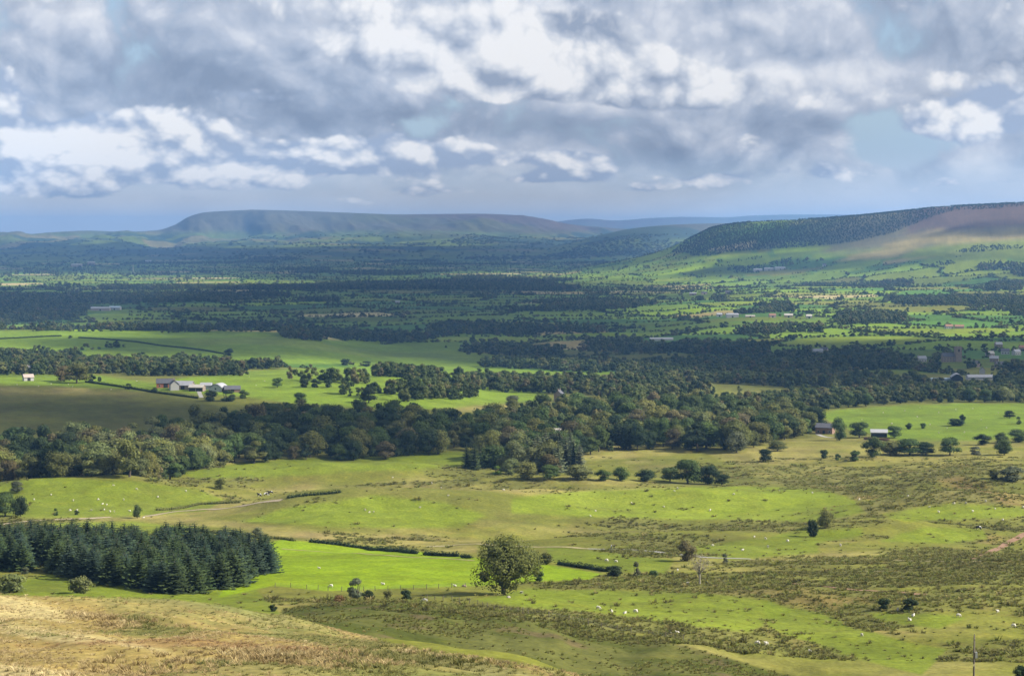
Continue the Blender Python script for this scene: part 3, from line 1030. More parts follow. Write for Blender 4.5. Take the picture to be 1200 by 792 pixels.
def core(mb, c, rad, rng, tint=0.55):
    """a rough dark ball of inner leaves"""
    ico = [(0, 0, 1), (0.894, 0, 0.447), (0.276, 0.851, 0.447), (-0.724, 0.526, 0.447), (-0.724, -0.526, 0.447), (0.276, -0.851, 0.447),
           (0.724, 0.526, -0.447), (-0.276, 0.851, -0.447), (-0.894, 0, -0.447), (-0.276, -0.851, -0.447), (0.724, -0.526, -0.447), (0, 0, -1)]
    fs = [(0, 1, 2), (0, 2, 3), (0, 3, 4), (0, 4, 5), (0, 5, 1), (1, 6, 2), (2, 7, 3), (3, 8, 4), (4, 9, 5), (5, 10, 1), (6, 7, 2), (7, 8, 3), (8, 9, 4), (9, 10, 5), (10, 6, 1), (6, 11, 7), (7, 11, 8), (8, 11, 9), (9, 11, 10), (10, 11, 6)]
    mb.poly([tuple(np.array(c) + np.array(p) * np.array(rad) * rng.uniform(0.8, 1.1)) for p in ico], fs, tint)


def crown_mesh(name, mat, seed, n_leaf, leaf, lobes=14, wide=0.5, z0=0.16, core_k=0.72, tall=1.0, lob_r=(0.20, 0.32), sparse=0.0):
    """crown of a broadleaf tree of height 1; returns mesh and the lobe centres"""
    rng = np.random.default_rng(seed)
    mb = MB()
    cs, rs = [], []
    hz = (tall - z0) / 2
    for i in range(lobes):
        d = sph(rng, 1)[0]
        k = rng.uniform(0.35, 0.72)
        rad = rng.uniform(*lob_r) * wide * 1.45
        zc = max(z0 + hz + d[2] * hz * (k + 0.22), z0 + rad * 0.72)
        q = math.sqrt(max(0.30, 1 - ((zc - z0 - hz * 0.85) / hz) ** 2))
        c = np.array((d[0] * wide * k * 1.0 * q, d[1] * wide * k * q, min(zc, tall - rad * 0.8)))
        cs.append(c); rs.append((rad, rad, rad * rng.uniform(0.72, 0.95)))
    cs, rs = np.array(cs), np.array(rs)
    if core_k > 0:
        for c, r in zip(cs, rs):
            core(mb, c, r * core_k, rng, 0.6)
    vol = rs[:, 0] ** 2
    pick = rng.choice(lobes, n_leaf, p=vol / vol.sum())
    d = sph(rng, n_leaf)
    d[:, 2] = np.where(d[:, 2] < -0.7, -d[:, 2] * 0.6, d[:, 2])
    rr = rng.uniform(0.80, 1.10, n_leaf)[:, None]
    pos = cs[pick] + d * rs[pick] * rr
    keep = np.ones(n_leaf, bool)
    for c, r in zip(cs, rs):                      # leaves buried in a neighbouring bough do not show
        keep &= (((pos - c) / r) ** 2).sum(1) > 0.5
    if sparse:
        keep &= rng.uniform(size=n_leaf) > sparse
    pos, d, pick = pos[keep], d[keep], pick[keep]
    nrm = d + rng.normal(size=d.shape) * 0.34 + np.array((0, 0, 0.12))
    lob_t = rng.uniform(0.82, 1.18, lobes)
    tint = lob_t[pick] * rng.uniform(0.84, 1.16, len(pos))
    mb.quadcloud(rquads(rng, pos, nrm, leaf), tint)
    return mb.mesh(name, mat), cs


def trunk_mesh(name, mat, seed, targets, base_r=0.028, fork=0.2, n=7, sides=6):
    """tapered trunk with limbs reaching into the boughs"""
    rng = np.random.default_rng(seed)
    mb = MB()
    lean = rng.normal(size=2) * 0.015
    f = (lean[0], lean[1], fork)
    mb.tube([(0, 0, -0.03), (lean[0] * 0.4, lean[1] * 0.4, fork * 0.12), (lean[0] * 0.5, lean[1] * 0.5, fork * 0.5), f, (lean[0] * 2, lean[1] * 2, fork + 0.3)], [base_r * 1.6, base_r * 1.1, base_r, base_r * 0.85, base_r * 0.3], sides)
    order = rng.permutation(len(targets))[:n]
    for i in order:
        c = np.array(targets[i])
        h = rng.uniform(0.6, 1.15)
        s = np.array((lean[0], lean[1], fork * h))
        m = s * 0.5 + c * 0.5 + rng.normal(size=3) * 0.02 + np.array((0, 0, -0.02))
        mb.tube([tuple(s), tuple(m), tuple(c)], [base_r * 0.55, base_r * 0.38, base_r * 0.14], 5)
    return mb.mesh(name, mat, smooth=True)


def conifer_mesh(name, mat, seed, whorls=17, per=9, wide=0.19, z0=0.06, droop=0.32, quads=5):
    rng = np.random.default_rng(seed)
    mb = MB()
    Q, T = [], []
    for w in range(whorls):
        t = w / (whorls - 1)
        z = z0 + (0.985 - z0) * t ** 0.92
        rad = wide * (1 - t) ** 0.62 * rng.uniform(0.85, 1.1) + 0.012
        n = max(4, int(per * (1 - 0.45 * t)))
        a0 = rng.uniform(0, 6.28)
        for b in range(n):
            a = a0 + 6.283 * b / n + rng.normal() * 0.18
            L = rad * rng.uniform(0.72, 1.2)
            dr = droop * rng.uniform(0.6, 1.3) * (1 - 0.7 * t)
            dirv = np.array((math.cos(a), math.sin(a), 0)); side = np.array((-math.sin(a), math.cos(a), 0))
            tw = rng.uniform(0.7, 1.3)
            for q in range(quads):
                s0, s1 = q / quads, (q + 1.25) / quads
                wdt = L * 0.34 * (1 - 0.65 * s0) + 0.006
                def p(s):
                    return np.array((0, 0, z)) + dirv * L * s + np.array((0, 0, -dr * L * s + 0.22 * L * s * s))
                jit = rng.normal(size=3) * 0.006
                sag = np.array((0, 0, -wdt * 0.75))
                m = p((s0 + s1) / 2) + jit
                Q.append([p(s0) + jit, m + side * wdt + sag, p(s1) + jit, m - side * wdt + sag])
                T.append(tw * rng.uniform(0.8, 1.2) * (0.75 + 0.5 * s0))
    mb.quadcloud(np.array(Q), T)
    mb.tube([(0, 0, 0.1), (0, 0, 0.9)], [wide * 0.34, 0.004], 6, 0.5)
    return mb.mesh(name, mat)


def straight_trunk(name, mat):
    mb = MB()
    mb.tube([(0, 0, -0.02), (0, 0, 0.12), (0.003, 0, 0.5), (0, 0, 0.97)], [0.018, 0.013, 0.009, 0.002], 6)
    return mb.mesh(name, mat, smooth=True)


def bush_mesh(name, mat, seed, n_leaf=900, leaf=0.09, lobes=9, wide=0.55):
    return crown_mesh(name, mat, seed, n_leaf, leaf, lobes, wide, 0.0, 0.75)[0]


# shared kinds -----------------------------------------------------
BROAD = []
for i in range(9):
    w = [0.42, 0.50, 0.36, 0.46, 0.54, 0.40, 0.48, 0.34, 0.44][i]
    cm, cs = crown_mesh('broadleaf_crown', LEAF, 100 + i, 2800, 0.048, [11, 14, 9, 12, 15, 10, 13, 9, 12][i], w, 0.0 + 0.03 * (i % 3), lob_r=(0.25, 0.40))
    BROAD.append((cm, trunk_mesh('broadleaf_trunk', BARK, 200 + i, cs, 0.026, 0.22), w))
BROADFAR = []
for i in range(6):
    cm, cs = crown_mesh('wood_crown', WOODLEAF, 140 + i, 520, 0.085, 9, [0.42, 0.5, 0.36, 0.55, 0.46, 0.40][i], 0.04, 0.8)
    BROADFAR.append(cm)
FIRS = [conifer_mesh('conifer_crown', NEEDLE, 60 + i, [18, 16, 19, 15][i], [10, 9, 11, 9][i], [0.20, 0.23, 0.18, 0.21][i]) for i in range(4)]
FIRFAR = [conifer_mesh('fir_crown', FIRLEAF, 70 + i, 8, 6, [0.24, 0.28][i], quads=2) for i in range(2)] + [crown_mesh('fir_crown', FIRLEAF, 75 + i, 320, 0.10, 7, 0.42, 0.02, 0.8)[0] for i in range(3)]
FIRTRUNK = straight_trunk('conifer_trunk', BARK)
BUSH = [bush_mesh('bush_foliage', LEAF, 80 + i, 1100, 0.085, 9 + i, [0.5, 0.62, 0.75, 0.55][i]) for i in range(4)]


def stem_mesh(seed):
    rng = np.random.default_rng(seed)
    mb = MB()
    for i in range(5):
        a = rng.uniform(0, 6.28); k = rng.uniform(0.15, 0.35)
        mb.tube([(0.02 * math.cos(a), 0.02 * math.sin(a), -0.05), (k * 0.5 * math.cos(a), k * 0.5 * math.sin(a), 0.3), (k * math.cos(a), k * math.sin(a), 0.7)], [0.03, 0.02, 0.008], 5)
    return mb.mesh('bush_stems', BARK)


STEM = stem_mesh(5)
COLOURS = {
    'green': (0.078, 0.116, 0.031), 'dark green': (0.036, 0.056, 0.020), 'olive': (0.136, 0.144, 0.040), 'pale green': (0.165, 0.189, 0.068), 'yellow-green': (0.125, 0.140, 0.030),
    'rust-brown': (0.139, 0.118, 0.052), 'grey-green': (0.130, 0.144, 0.078), 'russet': (0.165, 0.100, 0.042), 'blue-green': (0.030, 0.050, 0.030), 'bright green': (0.125, 0.19, 0.026),
}


def tint_of(name, rng):
    c = np.array(COLOURS[name]) * rng.uniform(0.85, 1.15) * np.array((rng.uniform(0.93, 1.07), 1.0, rng.uniform(0.9, 1.1)))
    return tuple(c)


def empty(name, loc, rz=0.0):
    o = bpy.data.objects.new(name, None)
    COL.objects.link(o)
    o.location = loc
    o.rotation_euler = (0, 0, rz)
    o.empty_display_size = 0.5
    return o


def broadleaf(loc, h, colour, label, group=None, wide=None, name='broadleaf_tree', seed=0, rng=None):
    rng = rng or np.random.default_rng(seed)
    k = int(rng.integers(len(BROAD)))
    if name != 'broadleaf_tree':
        k = (k // 3) * 3
    cm, tm, w = BROAD[k]
    o = empty(name, loc, rng.uniform(0, 6.28))
    wk = 1.0 if wide is None else wide / (2 * w * h)
    s = (h * wk, h * wk, h)
    put('trunk', tm, o, scale=s)
    put('crown', cm, o, scale=s, colour=tint_of(colour, rng))
    return tag(o, label, 'tree', group)


def conifer(loc, h, colour, label, group=None, seed=0, rng=None, wide=None):
    rng = rng or np.random.default_rng(seed)
    o = empty('conifer_tree', loc, rng.uniform(0, 6.28))
    wk = (wide / (0.4 * h)) if wide else rng.uniform(0.85, 1.2)
    s = (h * wk, h * wk, h)
    put('trunk', FIRTRUNK, o, scale=s)
    put('crown', FIRS[int(rng.integers(len(FIRS)))], o, scale=s, colour=tint_of(colour, rng))
    return tag(o, label, 'conifer', group)


def bush(loc, h, w, colour, label, group=None, seed=0):
    rng = np.random.default_rng(seed)
    o = empty('bush', loc, rng.uniform(0, 6.28))
    k = int(rng.integers(len(BUSH)))
    ww = w / (2 * [0.5, 0.62, 0.75, 0.55][k])
    put('stem', STEM, o, scale=(ww, ww, h))
    put('foliage', BUSH[k], o, scale=(ww, ww, h), colour=tint_of(colour, rng))
    return tag(o, label, 'bush', group)


def scatter(name, label, pts, scl, rot, idx, protos):
    """one mass of uncountable growth: geometry-node instances on a cloud of points"""
    me = bpy.data.meshes.new(name)
    me.vertices.add(len(pts))
    me.vertices.foreach_set('co', np.asarray(pts, np.float32).ravel())
    for nme, typ, val in (('s', 'FLOAT_VECTOR', np.asarray(scl, np.float32)), ('rz', 'FLOAT', np.asarray(rot, np.float32)), ('pick', 'INT', np.asarray(idx, np.int32))):
        a = me.attributes.new(nme, typ, 'POINT')
        a.data.foreach_set('vector' if typ == 'FLOAT_VECTOR' else 'value', val.ravel())
    o = bpy.data.objects.new(name, me)
    COL.objects.link(o)
    col = bpy.data.collections.new(name + '_kinds')
    for i, p in enumerate(protos):
        q = bpy.data.objects.new('%s_kind_%02d' % (name, i), p)
        col.objects.link(q)
    g = bpy.data.node_groups.new(name, 'GeometryNodeTree')
    g.interface.new_socket('Geometry', in_out='INPUT', socket_type='NodeSocketGeometry')
    g.interface.new_socket('Geometry', in_out='OUTPUT', socket_type='NodeSocketGeometry')
    N = g.nodes
    gi, go = N.new('NodeGroupInput'), N.new('NodeGroupOutput')
    ci = N.new('GeometryNodeCollectionInfo'); ci.inputs['Collection'].default_value = col
    ci.inputs['Separate Children'].default_value = True; ci.inputs['Reset Children'].default_value = True
    ip = N.new('GeometryNodeInstanceOnPoints'); ip.inputs['Pick Instance'].default_value = True
    def named(nm, typ):
        n = N.new('GeometryNodeInputNamedAttribute'); n.data_type = typ; n.inputs['Name'].default_value = nm
        return n.outputs['Attribute']
    cx = N.new('ShaderNodeCombineXYZ')
    L = g.links.new
    L(gi.outputs[0], ip.inputs['Points']); L(ci.outputs[0], ip.inputs['Instance'])
    L(named('pick', 'INT'), ip.inputs['Instance Index']); L(named('s', 'FLOAT_VECTOR'), ip.inputs['Scale'])
    L(named('rz', 'FLOAT'), cx.inputs[2]); L(cx.outputs[0], ip.inputs['Rotation'])
    L(ip.outputs[0], go.inputs[0])
    md = o.modifiers.new('grow', 'NODES'); md.node_group = g
    return tag(o, label, kind='stuff')


def sample_world(poly_px, spacing, rng, rmin=330):
    """jittered points inside a patch whose outline is given on the photograph's ground"""
    w = [ground(x, y, rmin) for x, y in poly_px]
    wp = [(g.x, g.y) for g in w]
    xs = [p[0] for p in wp]; ys = [p[1] for p in wp]
    X, Y = np.meshgrid(np.arange(min(xs), max(xs), spacing), np.arange(min(ys), max(ys), spacing))
    X = X + rng.uniform(-0.42, 0.42, X.shape) * spacing; Y = Y + rng.uniform(-0.42, 0.42, Y.shape) * spacing
    X[1::2] += spacing * 0.5
    m = in_poly(wp, X, Y)
    return np.stack([X[m], Y[m], height(X[m], Y[m])], 1)

# ------------------------------------------------------------------ the conifer plantation below the slope
rng = np.random.default_rng(41)
PLANT = [(-34, 666), (46, 672), (120, 685), (196, 698), (250, 692), (322, 669), (296, 652), (150, 643), (60, 640), (-34, 640)]
P0 = sample_world(PLANT, 5.2, rng)
ppx, ppy = project(P0[:, 0], P0[:, 1], P0[:, 2])
gapm = ~((ppx > 34) & (ppx < 62) & (ppy > 656))           # the narrow notch between the two blocks
P0, ppx, ppy = P0[gapm], ppx[gapm], ppy[gapm]
order = np.argsort(-ppx)
front = in_poly([(x, y - 9) for x, y in PLANT], ppx, ppy)
edge_no = 0
for i in order:
    x, y, z = P0[i]
    h = rng.uniform(6.8, 10.2)
    if ppx[i] < 40:
        lab, grp = 'dark spruce in the small plantation block at the left border', 'spruces of the small plantation block'
    elif not front[i]:
        edge_no += 1
        lab, grp = 'dark spruce on the plantation\'s near edge, %s from its meadow end' % ('%d%s' % (edge_no, 'th' if 10 <= edge_no % 100 <= 20 else {1: 'st', 2: 'nd', 3: 'rd'}.get(edge_no % 10, 'th'))), 'spruces along the plantation edge'
    else:
        lab, grp = 'dark spruce inside the dense plantation, only its top showing', 'spruces inside the plantation'
    conifer((x, y, z - 0.2), h, ['blue-green', 'dark green'][int(rng.integers(2))], lab, grp, rng=rng, wide=h * rng.uniform(0.80, 1.0))

# ------------------------------------------------------------------ the two woods beyond the pasture
W1 = [(-40, 563), (90, 562), (180, 560), (262, 547), (350, 541), (520, 532), (562, 526), (545, 506), (450, 497), (330, 494), (250, 502), (150, 522), (60, 530), (-40, 530)]
W2 = [(556, 546), (600, 553), (650, 556), (684, 534), (720, 529), (800, 528), (868, 530), (905, 519), (955, 508), (965, 497), (930, 490), (850, 484), (760, 482), (700, 482), (640, 486), (590, 494), (556, 506)]
W3 = [(830, 492), (900, 486), (955, 481), (1060, 473), (1230, 473), (1230, 463), (1060, 462), (950, 466), (860, 474), (810, 482)]
cand = []
for wid, (poly, sp) in enumerate(((W1, 10.2), (W2, 10.2), (W3, 10.8))):
    pts = sample_world(poly, sp, rng, 700)
    for p in pts:
        h = 7.5 + 10.5 * rng.uniform() ** 0.9
        if wid == 2: h = rng.uniform(9, 13)
        w = h * rng.uniform(0.62, 1.15) + 1.5
        cand.append((float(np.hypot(p[0], p[1])), p, h, w, wid))
cand.sort(key=lambda c: c[0])
low = np.full(1500, 9999.0)                 # the skyline of what already stands in front, per photo column
seen = []
for r, p, h, w, wid in cand:
    tx, ty = project(p[0], p[1], p[2] + h); bx, by = project(p[0], p[1], p[2])
    half = 0.5 * w / r * F
    a, b = int(np.clip(tx - half * 0.6 + 150, 0, 1499)), int(np.clip(tx + half * 0.6 + 151, 1, 1500))
    vis = np.clip(np.minimum(low[a:b], by) - ty, 0, None).mean() if b > a and -20 < tx < 1220 else 0.0
    seen.append(vis * half)
    low[a:b] = np.minimum(low[a:b], ty + (by - ty) * 0.18)
rank = np.argsort(-np.array(seen))
own = set(int(i) for i in rank[:285] if seen[i] > 14)
rest_p, rest_s, rest_r, rest_i = [], [], [], []
PLACE = {0: 'long wood below the farm', 1: 'mixed wood amid the vale', 2: 'belt behind the sheep field'}
named = []
for i, (r, p, h, w, wid) in enumerate(cand):
    if i in own:
        tx, ty = project(p[0], p[1], p[2] + h)
        u = rng.uniform() + 0.25 * float(fbm(p[0], p[1], 40, 2, 8))
        if wid == 0 and 90 < tx < 270:
            col = 'rust-brown' if u > 0.93 else 'pale green' if u > 0.62 else 'olive' if u > 0.25 else 'green'
        elif wid == 0:
            col = 'rust-brown' if u > 0.97 else 'olive' if u > 0.72 else 'green' if u > 0.35 else 'dark green'
        elif wid == 1:
            col = 'rust-brown' if u > 0.86 else 'olive' if u > 0.52 else 'pale green' if u > 0.42 else 'green' if u > 0.15 else 'dark green'
        else:
            col = 'olive' if u > 0.7 else 'pale green' if u > 0.5 else 'green'
        named.append((wid, col, float(tx), p, h, w))
    else:
        rest_p.append(p - np.array((0, 0, 0.2))); k = h; rest_s.append((w, w, h)); rest_r.append(rng.uniform(0, 6.28)); rest_i.append(int(rng.integers(6)))
named.sort(key=lambda t: (t[0], t[1], t[2]))
count = {}
for wid, col, tx, p, h, w in named:
    k = count[(wid, col)] = count.get((wid, col), 0) + 1
    nth = '%d%s' % (k, 'th' if 10 <= k % 100 <= 20 else {1: 'st', 2: 'nd', 3: 'rd'}.get(k % 10, 'th'))
    broadleaf((p[0], p[1], p[2] - 0.2), h, col, '%s tree in the %s, %s of its colour from left' % (col, PLACE[wid], nth), '%s trees of the %s' % (col, PLACE[wid]), wide=w, rng=rng)
scatter('woodland', 'green and olive trees filling the inside of the near woods', rest_p, rest_s, rest_r, rest_i, BROADFAR)

# ------------------------------------------------------------------ hedgerow trees and woods of the vale
WOODS = [
    [(335, 447), (430, 451), (430, 447.5), (335, 443.5)], [(440, 442), (520, 447), (520, 443), (440, 438)], [(470, 471), (560, 467), (560, 463), (470, 467)],
    [(150, 440.5), (290, 441.5), (290, 438.5), (150, 437.5)], [(210, 434.5), (330, 432.5), (330, 428.5), (210, 430.5)], [(530, 446), (640, 448), (640, 443.5), (530, 441.5)], [(395, 464), (445, 468), (445, 463), (395, 460)],
    [(330, 396), (450, 407), (560, 416), (620, 419), (760, 416), (900, 418), (900, 408), (740, 402), (600, 404), (450, 393), (330, 386)],
    [(112, 388), (180, 389), (250, 390), (250, 385), (112, 383)],
    [(-60, 441), (40, 440), (120, 438), (180, 437), (235, 435), (195, 424), (60, 419), (-60, 419)],
    [(440, 466), (520, 463), (560, 458), (640, 461), (720, 464), (800, 457), (800, 448), (700, 450), (600, 450), (520, 454), (445, 458)],
    [(690, 446), (830, 449), (960, 456), (1090, 466), (1230, 464), (1230, 434), (1090, 428), (1030, 418), (950, 414), (860, 424), (760, 430)],
    [(862, 392), (965, 393), (965, 382), (880, 380)],
    [(975, 382), (1062, 378), (1062, 370), (985, 368)],
    [(500, 394), (640, 390), (700, 391), (720, 384), (600, 380), (510, 384)],
    [(600, 366), (740, 362), (770, 356), (700, 352), (610, 356)],
    [(-60, 372), (90, 374), (120, 364), (60, 354), (-60, 352)],
    [(100, 356), (230, 356), (340, 350), (340, 344), (120, 346)],
    [(820, 372), (930, 366), (930, 358), (830, 360)],
    [(-60, 388), (80, 388), (80, 380), (-60, 378)],
    [(80, 386), (330, 386), (330, 381), (80, 380)],
    [(1150, 346), (1230, 338), (1230, 328), (1160, 332)],
    [(560, 430), (640, 434), (700, 438), (760, 434), (700, 428), (600, 425)],
    [(540, 455), (640, 452), (640, 446), (560, 446)],
    [(700, 470), (800, 468), (840, 462), (780, 456), (700, 460)],
]
BARE = [GREENS[14], GREENS[15], GREENS[16], GREENS[17], OLIVE[0]]
CLEAR = [(1112, 426, 12, 10), (1124, 426, 8, 12), (1121, 447, 16, 14), (1148, 446, 20, 12), (1102, 447, 17, 8), (1162, 424, 14, 10), (1180, 418, 24, 12), (1166, 462, 9, 12), (1147, 434, 10, 8), (1118, 386, 14, 8), (860, 373, 26, 6), (910, 373, 22, 6), (948, 374, 8, 6),
         (900, 319, 26, 8), (126, 366, 24, 7), (775, 400, 22, 7), (655, 470, 5, 20), (818, 347, 16, 5), (1080, 425, 8, 8), (962, 416, 12, 6), (34, 437, 5, 6)]
amax = 0.298


def fan_grid(r0, r1, step):
    X, Y = np.meshgrid(np.arange(-r1 * math.sin(amax) - step, r1 * math.sin(amax) + step, step), np.arange(r0 * math.cos(amax), r1, step))
    X = X + rng.uniform(-0.5, 0.5, X.shape) * step; Y = Y + rng.uniform(-0.5, 0.5, Y.shape) * step
    r = np.hypot(X, Y)
    m = (r > r0) & (r < r1) & (np.abs(np.arctan2(X, Y)) < amax)
    return X[m], Y[m], r[m]


vp, vs, vi = [], [], []
for r0, r1, step, big in ((1150, 3000, 6.5, 1.0), (3000, 6200, 6.5, 1.0), (6200, 11800, 13.5, 1.15)):
    X, Y, r = fan_grid(r0, r1, step)
    Z = height(X, Y)
    px, py = project(X, Y, Z)
    ida, idb, edge = parcels(X, Y)
    u = rng.uniform(size=X.shape)
    wood = np.zeros(X.shape, bool)
    jit = 2.0 * fbm(X, Y, 120, 3, 44)
    for w in WOODS:
        wood |= poly_dist(w, px, py) + jit * 0.6 > 0
    wood &= (fbm(X, Y, 210, 4, 46) > np.where(r > 2800, -0.08, -0.06)) | (r < 1750)
    rand_wood = (fbm(X, Y, 520, 3, 45) + 0.22 * sstep(2800, 4000, r) * sstep(9000, 6000, r) * (0.4 + 0.6 * sstep(900, 700, px)) > 0.48) & (r > 2850)
    rand_wood &= ~((px > 760) & (py < 372) & (fbm(X, Y, 520, 3, 45) < 0.42))
    hedge_on = vnoise(X / 130.0, Y / 130.0, 47)
    hedge = (edge < 5.5 * big) & (u < np.where(hedge_on > 0.22, 0.95, 0.25)) & (r > 1950)
    lone = (u > 0.9993) & (r > 1500)
    zone = np.zeros(X.shape, bool)
    for b in BARE:
        zone |= (poly_dist(b, px, py) > 0.5) & (r < 3000)
    if r0 < 2000:
        early = r < 1950
        hedge = hedge & ~early
    dens = np.where(r < 3000, 0.55, 0.34)
    keep = (wood & (u < dens)) | (rand_wood & (u < dens)) | hedge | lone
    keep &= ~(zone & ~wood) | (lone & (u > 0.9998))
    for bx, by, bw, bh in CLEAR:
        keep &= ~((np.abs(px - bx) < bw) & (py > by - 2.5) & (py < by + bh))
    rz = Z - ZC
    keep &= ~((r > 5200) & (px > 800) & (rz > -92))            # the ridge has its own forest
    keep &= rz < -60
    X, Y, Z, r, wood = X[keep], Y[keep], Z[keep], r[keep], (wood | rand_wood)[keep]
    h = np.where(wood, rng.uniform(6.5, 14.5, X.shape), np.where(rng.uniform(size=X.shape) < np.where(r < 3000, 0.22, 0.14), rng.uniform(5.5, 11.0, X.shape), rng.uniform(2.8, 5.2, X.shape))) * big
    w = h * rng.uniform(0.75, 1.2, X.shape) + np.where(wood, 0, 3.4 * big)
    vp.append(np.stack([X, Y, Z - 0.3], 1)); vs.append(np.stack([w, w, h], 1)); vi.append(rng.integers(0, 6, X.shape))
vp, vs, vi = np.concatenate(vp), np.concatenate(vs), np.concatenate(vi)
scatter('hedgerow_woodland', 'dark trees of the far hedgerows, copses and woods across the vale', vp, vs, rng.uniform(0, 6.28, len(vp)), vi, BROADFAR)
print('vale trees', len(vp))

# ------------------------------------------------------------------ the forest on the ridge
X, Y, r = fan_grid(5400, 9200, 10.5)
Z = height(X, Y)
px, py = project(X, Y, Z)
n = fbm(X, Y, 420, 4, 48)
FOREST = [(784, 296), (800, 284), (815, 274), (838, 263), (900, 256), (1000, 250), (1060, 245), (1200, 236), (1260, 236), (1260, 242.5), (1200, 243.5), (1120, 247), (1090, 256), (1050, 272), (1000, 283), (950, 287), (880, 293), (820, 298)]
keep = (poly_dist(FOREST, px, py) + 7 * n > 0) & (rng.uniform(size=X.shape) < np.where(n > -0.35, 0.85, 0.35))
keep |= (px > 860) & (py < 320) & (py > 288) & (n > 0.30) & (rng.uniform(size=X.shape) < 0.5)
X, Y, Z = X[keep], Y[keep], Z[keep]
h = rng.uniform(4.5, 8.5, X.shape)
w = rng.uniform(8, 14, X.shape)
scatter('ridge_forest', 'dark conifer forest clothing the ridge above the vale', np.stack([X, Y, Z - 0.3], 1), np.stack([w, w, h], 1), rng.uniform(0, 6.28, X.shape), rng.integers(0, 5, X.shape), FIRFAR)
print('ridge firs', len(X))
# copses at the foot of the far fell
X, Y, r = fan_grid(11800, 18500, 40.0)
Z = height(X, Y)
n = fbm(X, Y, 900, 4, 49)
ida, idb, edge = parcels(X, Y, 420.0)
keep = ((n > 0.22 + 0.2 * sstep(12800, 14500, r)) | ((edge < 20) & (rng.uniform(size=X.shape) < 0.5))) & (rng.uniform(size=X.shape) < 0.6) & (Z - ZC < 0)
X, Y, Z = X[keep], Y[keep], Z[keep]
h = rng.uniform(9, 15, X.shape)
w = rng.uniform(22, 50, X.shape)
scatter('fell_foot_woodland', 'blue distant copses at the foot of the far fell', np.stack([X, Y, Z - 0.3], 1), np.stack([w, w, h], 1), rng.uniform(0, 6.28, X.shape), rng.integers(0, 6, X.shape), BROADFAR)
print('fell copses', len(X))

# ------------------------------------------------------------------ single trees and bushes of the near country
def place(px, py, rmin=330):
    g = ground(px, py, rmin)
    return g, math.hypot(g.x, g.y) / F            # point and metres per photo pixel


def ordn(n):
    return '%d%s' % (n, 'th' if 10 <= n % 100 <= 20 else {1: 'st', 2: 'nd', 3: 'rd'}.get(n % 10, 'th'))


# the lone oak
g, m = place(591, 697)
oak = empty('oak_tree', (g.x, g.y, g.z))
H = 72 * m
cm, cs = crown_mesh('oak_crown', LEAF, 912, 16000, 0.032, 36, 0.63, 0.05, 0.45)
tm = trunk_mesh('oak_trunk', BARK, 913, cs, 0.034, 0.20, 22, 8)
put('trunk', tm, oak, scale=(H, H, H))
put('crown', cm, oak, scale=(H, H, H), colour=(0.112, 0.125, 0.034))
tag(oak, 'large round solitary oak casting a shadow on the green pasture', 'tree')

